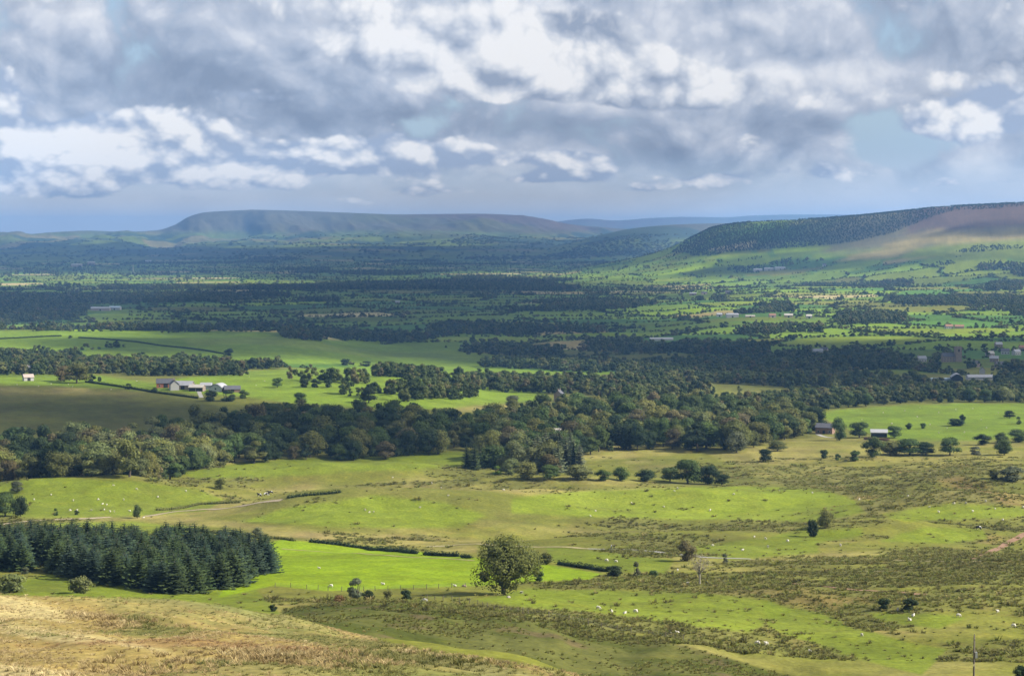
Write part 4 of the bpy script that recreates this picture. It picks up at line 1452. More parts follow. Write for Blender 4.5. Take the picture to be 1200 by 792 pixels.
TREES = [  # x, base y, height px, width px, colour, label
    (805, 657, 25, 25, 'rust-brown', 'dark purplish rounded hawthorn beside the pale footpath'),
    (968, 619, 24, 24, 'olive', 'taller upper hawthorn of the pair on the rushy knoll'),
    (20, 577, 15, 17, 'grey-green', 'small lone grey-green tree on the knoll by the picture\'s left border'),
    (6, 605, 30, 30, 'green', 'dense green tree cut by the picture\'s left border beside the track'),
    (24, 605, 25, 20, 'dark green', 'darker tree beside the track, right of the cut-off tree'),
    (161, 607, 17, 13, 'green', 'small upright tree beside the bend of the track'),
    (258, 573, 14, 15, 'olive', 'small rounded tree in the hollow beyond the bright knoll'),
    (302, 629, 12, 18, 'grey-green', 'spreading hawthorn on the dry grass behind the spruces'),
    (597, 556, 20, 25, 'pale green', 'pale tree between the dark firs and the bright bush'),
    (618, 561, 21, 29, 'olive', 'broad olive tree in front of the dark fir clump'),
    (645, 561, 19, 27, 'green', 'green tree in front of the fir clump, beside the broad olive one'),
    (677, 562, 19, 35, 'pale green', 'wide pale tree ending the row in front of the firs'),
    (707, 563, 14, 21, 'green', 'first small round tree of the hedge line past the firs'),
    (727, 563, 17, 25, 'green', 'second round tree of the hedge line past the firs'),
    (758, 564, 15, 28, 'dark green', 'low wide tree of the hedge line past the firs'),
    (785, 564, 19, 26, 'green', 'rounded tree of the hedge line before the big dark clump'),
    (806, 567, 33, 38, 'green', 'tallest tree of the dark clump ending the hedge line'),
    (829, 567, 23, 34, 'dark green', 'middle tree of the dark clump ending the hedge line'),
    (846, 568, 14, 24, 'dark green', 'lowest tree of the dark clump ending the hedge line'),
    (863, 530, 26, 27, 'grey-green', 'round grey-green tree standing clear before the mixed wood'),
    (897, 541, 17, 19, 'dark green', 'dark round tree alone on the rough tan grass'),
    (911, 528, 13, 26, 'olive', 'low olive tree behind the dark round one on tan grass'),
    (984, 516, 27, 20, 'green', 'tall tree beside the stone barn\'s gable'),
    (1007, 513, 21, 28, 'green', 'tree between the stone barn and the white shed'),
    (1048, 513, 16, 21, 'green', 'round tree at the far end of the white shed'),
    (933, 511, 22, 25, 'green', 'tree close behind the stone barn at the wood\'s end'),
    (1023, 536, 25, 27, 'green', 'tallest tree of the hedge below the white shed'),
    (1043, 533, 18, 28, 'olive', 'olive tree of the hedge below the white shed'),
    (1066, 533, 21, 38, 'green', 'widest tree in the middle of the lower hedge'),
    (1085, 533, 17, 26, 'dark green', 'dark tree of the lower hedge beside the widest one'),
    (1113, 533, 23, 27, 'green', 'round tree ending the thick part of the lower hedge'),
    (1152, 521, 13, 21, 'dark green', 'dark round tree at the field corner near the sheep'),
    (1173, 519, 13, 19, 'green', 'second round tree at the field corner'),
    (1194, 518, 15, 25, 'green', 'round tree at the field corner beside the picture\'s right border'),
    (1177, 533, 19, 21, 'green', 'round tree below the field corner, standing on tan grass'),
    (1183, 490, 10, 14, 'dark green', 'flat-topped small tree out in the bright sheep field'),
    (75, 447, 19, 23, 'rust-brown', 'copper-brown tree beside the small pale barn'),
    (90, 449, 25, 33, 'olive', 'large olive-brown round tree beside the small pale barn'),
    (325, 454, 13, 16, 'green', 'round tree in the fields right of the farmstead'),
    (352, 474, 16, 19, 'green', 'tall round tree rising over the long wood behind it'),
    (432, 472, 20, 22, 'dark green', 'dark tree beside the bright fields above the long wood'),
    (268, 417, 9, 13, 'dark green', 'dark lone tree on the long hedge of the green hill field'),
    (845, 480, 16, 24, 'pale green', 'pale tree at the start of the tree belt'),
    (622, 486, 18, 22, 'dark green', 'dark round tree beside the small green field by the mixed wood'),
    (600, 478, 17, 20, 'grey-green', 'grey-green tree above the small tan field'),
]
for i, (x, y, hp, wp, c, lab) in enumerate(TREES):
    g, m = place(x, y)
    broadleaf((g.x, g.y, g.z - 0.15), hp * m, c, lab, wide=wp * m, seed=500 + i, name='hawthorn_tree' if 'hawthorn' in lab else 'field_tree')

FIRCLUMP = [(547, 549, 30), (556, 550, 33), (565, 549, 27), (618, 551, 38), (627, 553, 40), (636, 552, 44), (645, 553, 42), (654, 554, 41), (663, 552, 43), (672, 553, 40), (679, 553, 36), (640, 547, 44), (656, 547, 46), (668, 546, 44), (630, 546, 40), (729, 515, 26)]
for i, (x, y, hp) in enumerate(FIRCLUMP):
    g, m = place(x, y)
    if i < 3:
        lab, grp = '%s fir of the small dark clump at the wood\'s open corner' % ('front', 'tallest', 'inner')[i], 'firs of the corner clump'
    elif i == 15:
        lab, grp = 'single dark cone-shaped fir inside the mixed wood', None
    else:
        lab, grp = 'grey-green fir in the tight clump before the mixed wood, %s from its open side' % ordn(i - 2), 'firs of the tight clump'
    conifer((g.x, g.y, g.z - 0.2), hp * m, 'dark green' if i < 3 else 'grey-green' if i % 3 else 'dark green', lab, grp, seed=700 + i, wide=0.5 * hp * m)

BUSHES = [
    (953, 629, 22, 17, 'dark green', 'dark lower thorn bush of the pair on the rushy knoll'),
    (849, 660, 12, 11, 'grey-green', 'small grey shrub at the end of the pale footpath'),
    (1035, 714, 14, 21, 'dark green', 'left one of two dark round gorse bushes in the rushes'),
    (1067, 715, 15, 26, 'dark green', 'right one of two dark round gorse bushes in the rushes'),
    (1196, 796, 18, 26, 'dark green', 'dark bush cut by the lower right corner of the picture'),
    (65, 604, 9, 8, 'green', 'small pointed bush on the knoll near the track'),
    (90, 603, 6, 8, 'dark green', 'tiny dark bush on the knoll beside two sheep'),
    (94, 696, 22, 34, 'pale green', 'round pale green bush between the spruces and the tan slope'),
    (14, 694, 22, 48, 'pale green', 'wide pale bush by the picture\'s left border above the tan slope'),
    (30, 672, 8, 14, 'grey-green', 'small grey bush beside the gap in the spruces'),
    (418, 701, 25, 25, 'grey-green', 'twiggy grey thorn bush rising from the gully'),
    (432, 703, 13, 20, 'dark green', 'low dark bush at the foot of the twiggy grey thorn'),
    (455, 702, 12, 16, 'olive', 'olive bush in the gully between two darker ones'),
    (476, 704, 14, 19, 'dark green', 'dark bush in the gully close to the white rock'),
    (398, 706, 10, 22, 'russet', 'russet bracken bush on the gully side'),
    (320, 716, 9, 13, 'dark green', 'dark thorn bush low in the gully mouth'),
    (638, 661, 15, 23, 'olive', 'olive bush behind the oak\'s right side'),
    (631, 681, 13, 17, 'green', 'small round bush at the foot of the oak\'s crown'),
    (745, 676, 19, 13, 'grey-green', 'taller pointed bush of the thicket beyond the oak'),
    (720, 675, 13, 30, 'dark green', 'broad dark bush of the thicket beyond the oak'),
    (765, 675, 8, 15, 'green', 'lowest bush ending the thicket beyond the oak'),
    (582, 556, 11, 15, 'bright green', 'bright lime green bush at the edge of the firs'),
    (966, 537, 11, 14, 'dark green', 'first of three round bushes on the tan grass below the barn'),
    (982, 539, 8, 10, 'green', 'smallest of three round bushes on the tan grass below the barn'),
    (1002, 540, 13, 17, 'green', 'third and largest of the round bushes below the barn'),
    (1143, 533, 10, 18, 'grey-green', 'low grey bush in the gap of the lower hedge'),
    (1165, 561, 12, 15, 'olive', 'dark-sided bush at the scrubby slope near the right border'),
    (1184, 563, 17, 38, 'grey-green', 'wide grey scrub bush at the right border of the pasture'),
    (1065, 503, 8, 11, 'green', 'round bush in the sheep field near the white shed'),
    (1082, 502, 7, 10, 'green', 'second round bush in the sheep field near the white shed'),
    (1122, 499, 9, 25, 'dark green', 'wide low thicket out in the bright sheep field'),
    (1128, 494, 9, 9, 'dark green', 'small upright thorn above the thicket in the sheep field'),
    (1193, 497, 9, 9, 'green', 'small bush below the flat-topped tree in the sheep field'),
    (108, 448, 10, 12, 'dark green', 'dark round bush right of the olive-brown tree'),
    (117, 447, 6, 6, 'green', 'tiny round bush near the olive-brown tree'),
    (150, 456, 7, 10, 'dark green', 'dark bush on the hedge before the farmstead'),
    (181, 460, 6, 12, 'green', 'low bush on the hedge below the farm buildings'),
    (248, 470, 13, 22, 'dark green', 'dark bush in the thicket in front of the farm sheds'),
    (266, 470, 13, 24, 'dark green', 'second dark bush in the thicket in front of the farm sheds'),
    (286, 467, 11, 16, 'green', 'green bush ending the thicket in front of the farm sheds'),
    (356, 454, 11, 16, 'dark green', 'first bush of the short row right of the farm'),
    (370, 454, 11, 16, 'dark green', 'middle bush of the short row right of the farm'),
    (385, 454, 10, 15, 'dark green', 'last bush of the short row right of the farm'),
    (404, 428, 8, 16, 'dark green', 'dark bush below the green hill field'),
    (430, 429, 6, 18, 'dark green', 'wide dark bush below the green hill field'),
]
for i, (x, y, hp, wp, c, lab) in enumerate(BUSHES):
    g, m = place(x, y, 300)
    bush((g.x, g.y, g.z - 0.1), hp * m, wp * m, c, lab, seed=800 + i)

# the half-bare lichened thorn
g, m = place(820, 684)
o = empty('bare_tree', (g.x, g.y, g.z))
H = 36 * m
cm, cs = crown_mesh('bare_crown', LEAF, 77, 1500, 0.04, 15, 0.42, 0.38, 0.0, sparse=0.35)
put('trunk', trunk_mesh('bare_trunk', PALEBARK, 78, cs, 0.030, 0.36, 15, 6), o, scale=H)
put('crown', cm, o, scale=H, colour=(0.22, 0.20, 0.13))
tag(o, 'pale half-bare thorn tree with a dark trunk below the purplish hawthorn', 'tree')


# ------------------------------------------------------------------ hedges
def hedge(line, hpx, wid, colour, label, seed, group=None):
    rng = np.random.default_rng(seed)
    pts = []
    for (x, y) in line:
        g, m = place(x, y, 330)
        pts.append(np.array((g.x, g.y)))
    h = hpx * m
    org = pts[0]
    mb = MB()
    for a, b in zip(pts[:-1], pts[1:]):
        L = np.linalg.norm(b - a)
        n = int(max(40, L * 26))
        t = rng.uniform(0, 1, n)
        d = (b - a) / L; nn = np.array((-d[1], d[0]))
        hh = h * (0.75 + 0.35 * vnoise(t * L / 2.2, 0 * t, seed) + 0.2 * vnoise(t * L / 7, 0 * t, seed + 3))
        ang = rng.uniform(0, math.pi, n)
        off = np.cos(ang) * wid * 0.5 * rng.uniform(0.8, 1.1, n); up = np.sin(ang) * hh * rng.uniform(0.75, 1.08, n)
        xy = a + (b - a) * t[:, None] + nn * off[:, None]
        z = height(xy[:, 0], xy[:, 1]) + up
        nrm = np.stack([nn[0] * np.cos(ang), nn[1] * np.cos(ang), np.sin(ang) + 0.2], 1) + rng.normal(size=(n, 3)) * 0.5
        pos = np.stack([xy[:, 0] - org[0], xy[:, 1] - org[1], z], 1)
        mb.quadcloud(rquads(rng, pos, nrm, 0.42 * max(1, h / 2)), rng.uniform(0.7, 1.25, n))
        k = max(2, int(L / 1.3))
        for i in range(k):                         # dense inside
            c = a + (b - a) * ((i + 0.5) / k)
            core(mb, (c[0] - org[0], c[1] - org[1], float(height(c[0], c[1])) + h * 0.3), (wid * 0.42, wid * 0.42, h * 0.45), rng, 0.6)
    z0 = float(height(org[0], org[1]))
    mb.v = [(v[0], v[1], v[2] - z0) for v in mb.v]
    o = put('hedge', mb.mesh('hedge', LEAF), loc=(org[0], org[1], z0), colour=COLOURS[colour])
    return tag(o, label, 'hedge', group)


hedge([(362, 635), (392, 638), (430, 643), (488, 649)], 5.5, 2.2, 'dark green', 'long dark hedge along the top of the bright mown meadow', 1)
hedge([(497, 650), (537, 652)], 6, 2.4, 'dark green', 'short thick hedge above the meadow before the oak', 2)
hedge([(541, 653), (552, 654)], 5, 2.2, 'dark green', 'very short clump of hedge ending beside the oak', 3)
hedge([(655, 661), (688, 666), (712, 670)], 5.5, 2.4, 'dark green', 'dark hedge running from behind the oak to the thicket', 4)
hedge([(183, 598), (235, 591), (282, 589)], 3.5, 2.0, 'olive', 'low olive hedge along the rising track', 5)
hedge([(192, 620), (238, 623)], 3.5, 1.8, 'dark green', 'short dark hedge behind the plantation\'s tops', 6)
hedge([(244, 624), (298, 630), (345, 634)], 3.5, 1.8, 'olive', 'thin dark hedge along the dry strip above the meadow', 7)
hedge([(336, 584), (366, 580), (400, 577)], 3.5, 2.0, 'dark green', 'dark hedge edge crossing the knolls beyond the cows', 8)
hedge([(100, 448), (130, 452), (180, 460), (232, 467)], 3.0, 2.0, 'dark green', 'long dark hedge descending past the farmstead', 9)
hedge([(-8, 398), (30, 396), (72, 394)], 2.0, 3.0, 'dark green', 'dark field hedge at the near side of the green hill field', 10)
hedge([(92, 396), (160, 401), (215, 408), (262, 415)], 2.0, 3.0, 'dark green', 'long dark hedge slanting across the green hill field', 11)

# ------------------------------------------------------------------ tracks
def track(line, width, name, label, mat, lift=0.06, rmin=330):
    ctr = []
    for (x, y) in line:
        g, m = place(x, y, rmin)
        ctr.append(np.array((g.x, g.y)))
    fine = []
    for a, b in zip(ctr[:-1], ctr[1:]):
        n = max(2, int(np.linalg.norm(b - a) / 2.5))
        for i in range(n):
            fine.append(a + (b - a) * (i / n))
    fine.append(ctr[-1])
    fine = np.array(fine)
    for _ in range(4):
        fine[1:-1] = 0.5 * fine[1:-1] + 0.25 * (fine[:-2] + fine[2:])
    mb = MB()
    d = np.gradient(fine, axis=0); d /= np.linalg.norm(d, axis=1, keepdims=True) + 1e-9
    nn = np.stack([-d[:, 1], d[:, 0]], 1)
    rows = []
    for k, s in enumerate((-0.5, -0.17, 0.17, 0.5)):
        q = fine + nn * (width * (s + 0.10 * fbm(fine[:, 0], fine[:, 1], 5, 3, 70 + k)[:, None]))
        rows.append(np.stack([q[:, 0], q[:, 1], height(q[:, 0], q[:, 1]) + lift + 0.05], 1))
    n = len(fine)
    V = np.concatenate(rows)
    fs = []
    for k in range(3):
        for i in range(n - 1):
            fs.append((k * n + i, k * n + i + 1, (k + 1) * n + i + 1, (k + 1) * n + i))
    fs = [f[::-1] for f in fs]
    mb.poly(V.tolist(), fs)
    o = put(name, mb.mesh(name, mat, smooth=True))
    return tag(o, label, kind='structure')


STONY = plain('stony_track', (0.30, 0.245, 0.17), 0.95, 0.35, 0.8, 0.1)
DRYPATH = plain('trodden_grass', (0.27, 0.235, 0.12), 0.95, 0.3, 0.6, 0.1)
PEAT = plain('bare_peat', (0.22, 0.135, 0.085), 0.95, 0.4, 0.6, 0.1)
GREYSTONE = plain('grey_gravel', (0.27, 0.26, 0.235), 0.95, 0.3, 0.8, 0.1)
track([(-30, 617), (20, 612), (60, 609), (100, 608), (130, 606)], 2.6, 'farm_track', 'brown stony track passing behind the spruce plantation', STONY)
track([(170, 605), (200, 600), (240, 596), (290, 592), (330, 586)], 2.4, 'farm_track', 'pale track climbing over the knolls beside the low hedge', STONY)
track([(690, 643), (740, 644), (790, 649), (830, 654), (880, 655)], 2.0, 'footpath', 'pale grey footpath leading past the walkers', GREYSTONE)
track([(880, 656), (960, 656), (1060, 657), (1150, 658)], 1.6, 'footpath', 'straight worn path across the rushy pasture', DRYPATH)
track([(930, 669), (1000, 670), (1080, 668)], 1.3, 'footpath', 'second faint straight path across the rushy pasture', DRYPATH)
track([(1143, 655), (1160, 647), (1180, 636), (1206, 624)], 2.6, 'peat_path', 'reddish bare peat path climbing at the right border', PEAT)
track([(915, 682), (960, 687), (1020, 692), (1085, 697)], 1.8, 'peat_path', 'broken reddish peat scar in the rushes', PEAT)
track([(330, 643), (400, 648), (480, 653), (556, 657)], 1.2, 'footpath', 'pale dry strip under the long meadow hedge', DRYPATH)
track([(500, 640), (560, 637), (640, 641), (690, 643)], 2.0, 'footpath', 'pale dry path behind the oak tree', DRYPATH)
track([(232, 456), (234, 461), (236, 466)], 3.0, 'farm_road', 'pale farm road between the sheds and the thicket', GREYSTONE, rmin=900)
track([(958, 509), (966, 512), (978, 513)], 3.0, 'farm_road', 'grey yard road beside the stone barn', GREYSTONE, rmin=900)


# ------------------------------------------------------------------ fences
TIMBER = plain('weathered_timber', (0.135, 0.115, 0.090), 0.9, 0.3, 3.0, 0.15)
WIRE = plain('galvanised_wire', (0.20, 0.20, 0.20), 0.5, 0.1, 3.0, 0.4)
POST = MB(); POST.tube([(0, 0, -0.3), (0, 0, 1.0), (0, 0, 1.18)], [0.065, 0.06, 0.045], 6); POST = POST.mesh('fence_post', TIMBER)


def fence(line, label, spacing, seed):
    rng = np.random.default_rng(seed)
    ctr = [place(x, y, 250)[0] for x, y in line]
    pts = []
    for a, b in zip(ctr[:-1], ctr[1:]):
        n = max(1, int((b - a).length / spacing))
        pts += [a.lerp(b, i / n) for i in range(n)]
    pts.append(ctr[-1])
    root = empty('fence', ctr[0])
    tops = []
    for p in pts:
        x, y = p.x + rng.normal() * 0.15, p.y + rng.normal() * 0.15
        z = float(height(x, y))
        o = put('post', POST, root, loc=(x - ctr[0].x, y - ctr[0].y, z - ctr[0].z), rotz=rng.uniform(0, 6))
        o.rotation_euler = (rng.normal() * 0.05, rng.normal() * 0.05, 0); o.scale = (1.2, 1.2, rng.uniform(0.9, 1.15))
        tops.append((x - ctr[0].x, y - ctr[0].y, z - ctr[0].z))
    for hgt in (0.45, 0.75, 1.05):
        mb = MB()
        mb.tube([(x, y, z + hgt) for x, y, z in tops], [0.012] * len(tops), 3)
        put('wire', mb.mesh('wire', WIRE), root)
    return tag(root, label, 'fence')


fence([(322, 688), (360, 690), (400, 693), (440, 692), (500, 690), (560, 688)], 'post and wire fence along the lower side of the mown meadow', 3.2, 1)
fence([(500, 703), (560, 709), (620, 721), (690, 732), (740, 742), (800, 750)], 'post and wire fence along the top of the gully bank', 3.2, 2)

# the pole in the lower right corner
g, m = place(1141, 806, 250)
pole = empty('utility_pole', (g.x, g.y, g.z))
H = float((drop_at(1141, 744, math.hypot(g.x, g.y)) + ZC) - g.z)
mb = MB(); mb.tube([(0, 0, -0.6), (0, 0, H * 0.5), (0, 0, H)], [0.17, 0.15, 0.12], 10); put('pole', mb.mesh('pole', TIMBER, smooth=True), pole)
mb = MB(); mb.box((-0.04, -0.06, H - 0.9), (0.04, 0.06, H + 0.25)); put('pole_top_bracket', mb.mesh('pole_top_bracket', WIRE), pole)
mb = MB(); mb.box((0.13, -0.16, H - 3.6), (0.50, 0.16, H - 2.7)); mb.tube([(0.30, 0, H - 2.7), (0.30, 0, H - 2.4)], [0.05, 0.03], 6)
tr = put('transformer', mb.mesh('transformer', plain('grey_steel', (0.30, 0.31, 0.32), 0.5, 0.1, 2.0)), pole)
mb = MB(); mb.box((-0.17, -0.18, H * 0.42), (0.17, -0.13, H * 0.42 + 0.35)); put('warning_plate', mb.mesh('warning_plate', plain('pale_plate', (0.55, 0.5, 0.3), 0.6, 0.1, 2.0)), pole)
mb = MB(); mb.box((-0.7, -0.05, H - 0.62), (0.7, 0.05, H - 0.50)); ca = put('crossarm', mb.mesh('crossarm', TIMBER), pole); ca.rotation_euler = (0, 0, R(82))
for k, dx in enumerate((-0.62, 0.0, 0.62)):
    mb = MB(); mb.tube([(dx, 0, H - 0.5), (dx, 0, H - 0.34)], [0.05, 0.04], 6); iso = put('insulator', mb.mesh('insulator', plain('porcelain', (0.35, 0.25, 0.2), 0.3, 0.1, 2.0)), ca)
tag(pole, 'wooden utility pole with a grey transformer in the lower right corner', 'pole')

# white rock by the gully
rng = np.random.default_rng(3)
for k, (x, y, s, lab) in enumerate(((497, 704, 0.8, 'pale grey boulder in the gully beside the dark bush'), (596, 700, 0.5, 'small pale stone at the foot of the oak trunk'), (544, 687, 0.7, 'brown and white rock on the grass near the oak\'s shadow'))):
    g, m = place(x, y)
    bm = bmesh.new(); bmesh.ops.create_icosphere(bm, subdivisions=2, radius=1.0)
    for v in bm.verts:
        v.co *= 0.75 + 0.5 * float(vnoise(np.array(v.co.x * 1.6 + 9 * k), np.array(v.co.y * 1.6 + v.co.z * 2.0), 5))
    me = bpy.data.meshes.new('boulder'); bm.to_mesh(me); bm.free()
    me.materials.append(plain('limestone', [(0.26, 0.25, 0.235), (0.28, 0.25, 0.22), (0.22, 0.17, 0.13)][k], 0.9, 0.3, 1.5, 0.1))
    o = put('boulder', me, loc=(g.x, g.y, g.z + s * 0.15), scale=(s, s * 0.8, s * 0.6), rotz=k * 1.1)
    tag(o, lab, 'rock')

# ------------------------------------------------------------------ buildings
BM = dict(
    slate=plain('slate', (0.085, 0.085, 0.095), 0.75, 0.25, 1.2), greyroof=plain('fibre_cement', (0.30, 0.30, 0.31), 0.8, 0.2, 0.6), whiteroof=plain('white_sheeting', (0.31, 0.31, 0.32), 0.6, 0.1, 0.4),
    creamroof=plain('cream_sheeting', (0.38, 0.35, 0.30), 0.7, 0.15, 0.4), redbrick=plain('red_brick', (0.33, 0.12, 0.065), 0.9, 0.25, 1.5), stone=plain('gritstone', (0.24, 0.19, 0.145), 0.95, 0.3, 1.2),
    brownstone=plain('brown_stone', (0.20, 0.125, 0.09), 0.95, 0.25, 1.2), white=plain('whitewash', (0.38, 0.37, 0.35), 0.85, 0.08, 0.8), dark=plain('dark_opening', (0.018, 0.018, 0.02), 0.7, 0.2, 1.0),
    tile=plain('orange_tile', (0.24, 0.13, 0.085), 0.85, 0.25, 1.2), cladding=plain('grey_cladding', (0.36, 0.38, 0.40), 0.6, 0.12, 0.6), blueroof=plain('pale_blue_sheeting', (0.34, 0.42, 0.48), 0.6, 0.1, 0.4),
    pink=plain('pinkish_render', (0.36, 0.29, 0.25), 0.9, 0.15, 0.8), yellow=plain('cream_render', (0.48, 0.40, 0.26), 0.9, 0.12, 0.8), glass=plain('window_glass', (0.03, 0.04, 0.05), 0.15, 0.1, 1.0, 0.6))


def building(px, py, L, D, hw, hr, yaw, wall, roof, label, windows=0, door=None, chimneys=0, arched=False, open_front=False, rmin=700, cat='building', name='house', gable_window=False, group=None):
    """gabled building; L along its ridge, D deep, in metres; yaw turns the long front from facing the camera"""
    g, m = place(px, py, rmin)
    L, D, hw, hr = L * 0.9, D * 0.9, hw * 0.9, hr * 0.9
    o = empty(name, (g.x, g.y, g.z), R(yaw))
    drop = 1.6
    x, y = L / 2, D / 2
    mb = MB()
    mb.poly([(-x, -y, -drop), (x, -y, -drop), (x, y, -drop), (-x, y, -drop), (-x, -y, hw), (x, -y, hw), (x, y, hw), (-x, y, hw), (-x, 0, hw + hr), (x, 0, hw + hr)],
            [(0, 1, 5, 4), (2, 3, 7, 6), (1, 2, 6, 9, 5), (3, 0, 4, 8, 7), (4, 5, 9, 8), (6, 7, 8, 9)])
    put('wall', mb.mesh('wall', BM[wall]), o)
    mb = MB()
    e, t = 0.35, 0.22
    n = 6 if arched else 1
    prof = []
    for i in range(-n, n + 1):
        s = i / n
        zz = hw + hr * (1 - abs(s)) if not arched else hw + hr * math.cos(s * math.pi / 2)
        prof.append((s * (y + e), zz - (e * hr / y if not arched and abs(s) == 1 else 0)))
    k = len(prof)
    V = [(sx * (x + e), p[0], p[1] + off) for sx in (-1, 1) for off in (0.04, 0.04 + t) for p in prof]
    F_ = []
    for i in range(k - 1):
        F_ += [(k + i, k + i + 1, 3 * k + i + 1, 3 * k + i), (i, 2 * k + i, 2 * k + i + 1, i + 1), (i, i + 1, k + i + 1, k + i), (2 * k + i, 3 * k + i, 3 * k + i + 1, 2 * k + i + 1)]
    F_ += [(0, k, 3 * k, 2 * k), (k - 1, 3 * k - 1, 4 * k - 1, 2 * k - 1)]
    mb.poly(V, F_)
    rf = put('roof', mb.mesh('roof', BM[roof]), o)
    if chimneys:
        for c in range(chimneys):
            mb = MB(); cxx = (-x + 0.7) if c == 0 else (x - 0.7)
            mb.box((cxx - 0.45, -0.45, hw + hr - 0.4), (cxx + 0.45, 0.45, hw + hr + 1.2)); mb.box((cxx - 0.2, -0.2, hw + hr + 1.2), (cxx + 0.2, 0.2, hw + hr + 1.6))
            put('chimney', mb.mesh('chimney', BM['stone']), rf)
    if open_front:
        bays = max(1, int(L / 5))
        for b in range(bays):
            mb = MB(); bw = L / bays
            mb.box((-x + b * bw + 0.3, -y - 0.03, 0.0), (-x + (b + 1) * bw - 0.3, -y + 0.2, hw * 0.8))
            put('bay_opening', mb.mesh('bay_opening', BM['dark']), o)
    for row in range(2 if hw > 4.4 and windows else 1):
        for w in range(windows):
            cxw = -x + L * (w + 0.5) / windows
            if door is not None and row == 0 and w == windows // 2:
                continue
            zb = 1.0 + 2.6 * row
            mb = MB(); mb.box((cxw - 0.62, -y - 0.06, zb - 0.12), (cxw + 0.62, -y - 0.004, zb + 1.42))
            f = put('window', mb.mesh('window_frame', BM['white']), o)
            mb = MB(); mb.box((cxw - 0.5, -y - 0.085, zb), (cxw + 0.5, -y - 0.055, zb + 1.3)); put('pane', mb.mesh('pane', BM['glass']), f)
    if door is not None:
        dw, dh = door
        mb = MB(); mb.box((-dw / 2, -y - 0.07, -0.4), (dw / 2, -y + 0.1, dh)); put('door', mb.mesh('door', BM['dark']), o)
    if gable_window:
        mb = MB(); mb.box((-x - 0.06, -0.6, hw * 0.55), (-x + 0.05, 0.6, hw * 0.55 + 1.2)); put('window', mb.mesh('gable_window', BM['glass']), o)
    return tag(o, label, cat, group)


B = building
# farmstead under the hill field
B(194, 454, 15, 8, 4.0, 3.4, 12, 'redbrick', 'slate', 'red brick barn with dark slate roof at the farmstead\'s upper end', door=(3.2, 3.2), windows=3, name='barn', cat='barn')
B(204, 457, 8, 7, 5.0, 3.0, -70, 'white', 'slate', 'white gable-ended farmhouse between the brick barn and grey barn', windows=2, chimneys=2, gable_window=True)
B(216, 456, 15, 9, 3.6, 3.2, -8, 'stone', 'greyroof', 'long grey-roofed barn in the middle of the farmstead', door=(3, 3), name='barn', cat='barn')
B(231, 458, 12, 9, 3.2, 2.0, -6, 'stone', 'creamroof', 'open-fronted shed with pale cream roof in the farmstead', open_front=True, name='shed', cat='shed')
B(242, 456, 9, 8, 3.2, 2.2, -4, 'cladding', 'whiteroof', 'small shed with white curved roof in the farmstead', arched=True, name='shed', cat='shed')
B(256, 458, 15, 11, 3.0, 3.2, 80, 'cladding', 'whiteroof', 'large shed with white arched roof in the farmstead', arched=True, name='shed', cat='shed', gable_window=True)
B(272, 459, 13, 8, 2.4, 2.6, 14, 'brownstone', 'slate', 'dark low barn at the farmstead\'s lower end', name='barn', cat='barn', door=(2.5, 2.2))
B(33, 446, 8.5, 6.5, 3.2, 2.4, 28, 'white', 'pink', 'small pale barn alone beside the copper-brown tree', door=(2.4, 2.4), gable_window=True, name='barn', cat='barn')
B(34, 436, 7, 6, 4.6, 2.2, 70, 'white', 'slate', 'white cottage half hidden in the dark wood above the pale barn', windows=2, chimneys=1, rmin=1500)
# by the bright sheep field
B(967, 508, 12, 8, 4.6, 2.6, -24, 'brownstone', 'slate', 'brown stone barn with slate roof beside the sheep field', door=(1.6, 2.4), windows=3, name='barn', cat='barn', rmin=900)
B(1030, 512, 11, 7, 3.4, 1.8, -10, 'cladding', 'whiteroof', 'white-roofed shed behind a brown wall by the sheep field', open_front=True, name='shed', cat='shed', rmin=900)
g, m = place(1012, 515, 900); g2, _ = place(1042, 517, 900)
mb = MB(); d = g2 - g; d.z = 0; n = int(d.length / 0.6)
rng = np.random.default_rng(12)
for k in range(n):
    for c in range(3):
        a = d * ((k + 0.5 * (c % 2)) / n); zz = float(height(g.x + a.x, g.y + a.y)) - g.z + c * 0.5
        mb.box((a.x, a.y - 0.3, zz - 0.1), (a.x + 0.56, a.y + 0.3 + rng.uniform(-0.05, 0.05), zz + 0.45), rng.uniform(0.8, 1.2))
tag(put('stone_wall', mb.mesh('stone_wall', BM['tile']), loc=g), 'low reddish-brown wall in front of the white-roofed shed', 'wall')
B(655, 470, 9, 7, 6.5, 3.2, 75, 'stone', 'slate', 'grey stone house showing its gable above the rusty trees', windows=2, chimneys=2, rmin=1100)
B(657, 522, 10, 7, 9.0, 2.2, 10, 'white', 'creamroof', 'pale roofed house peeping over the firs of the mixed wood', windows=3, rmin=850)
# village with church
B(1111, 424, 16, 11, 7.5, 4.2, 4, 'stone', 'slate', 'church nave with slate roof among the dark village trees', windows=4, name='church_nave', cat='church', rmin=1500)
g, m = place(1123, 424, 1500)
tw = empty('church_tower', (g.x, g.y + 2, g.z), R(4))
mb = MB(); mb.box((-3.6, -3.6, -2), (3.6, 3.6, 17)); put('wall', mb.mesh('wall', BM['stone']), tw)
mb = MB()
for sx in (-1, 0, 1):
    for sy in (-1, 1):
        mb.box((sx * 2.8 - 0.8, sy * 3.3 - 0.3, 17), (sx * 2.8 + 0.8, sy * 3.3 + 0.3, 18.2)); mb.box((sy * 3.3 - 0.3, sx * 2.2 - 0.6, 17), (sy * 3.3 + 0.3, sx * 2.2 + 0.6, 18.19))
put('battlement', mb.mesh('battlement', BM['stone']), tw)
for sx, nm in ((0, 'belfry_opening'),):
    mb = MB(); mb.box((-0.9, -3.66, 12), (0.9, -3.55, 15)); put('belfry_opening', mb.mesh('belfry_opening', BM['dark']), tw)
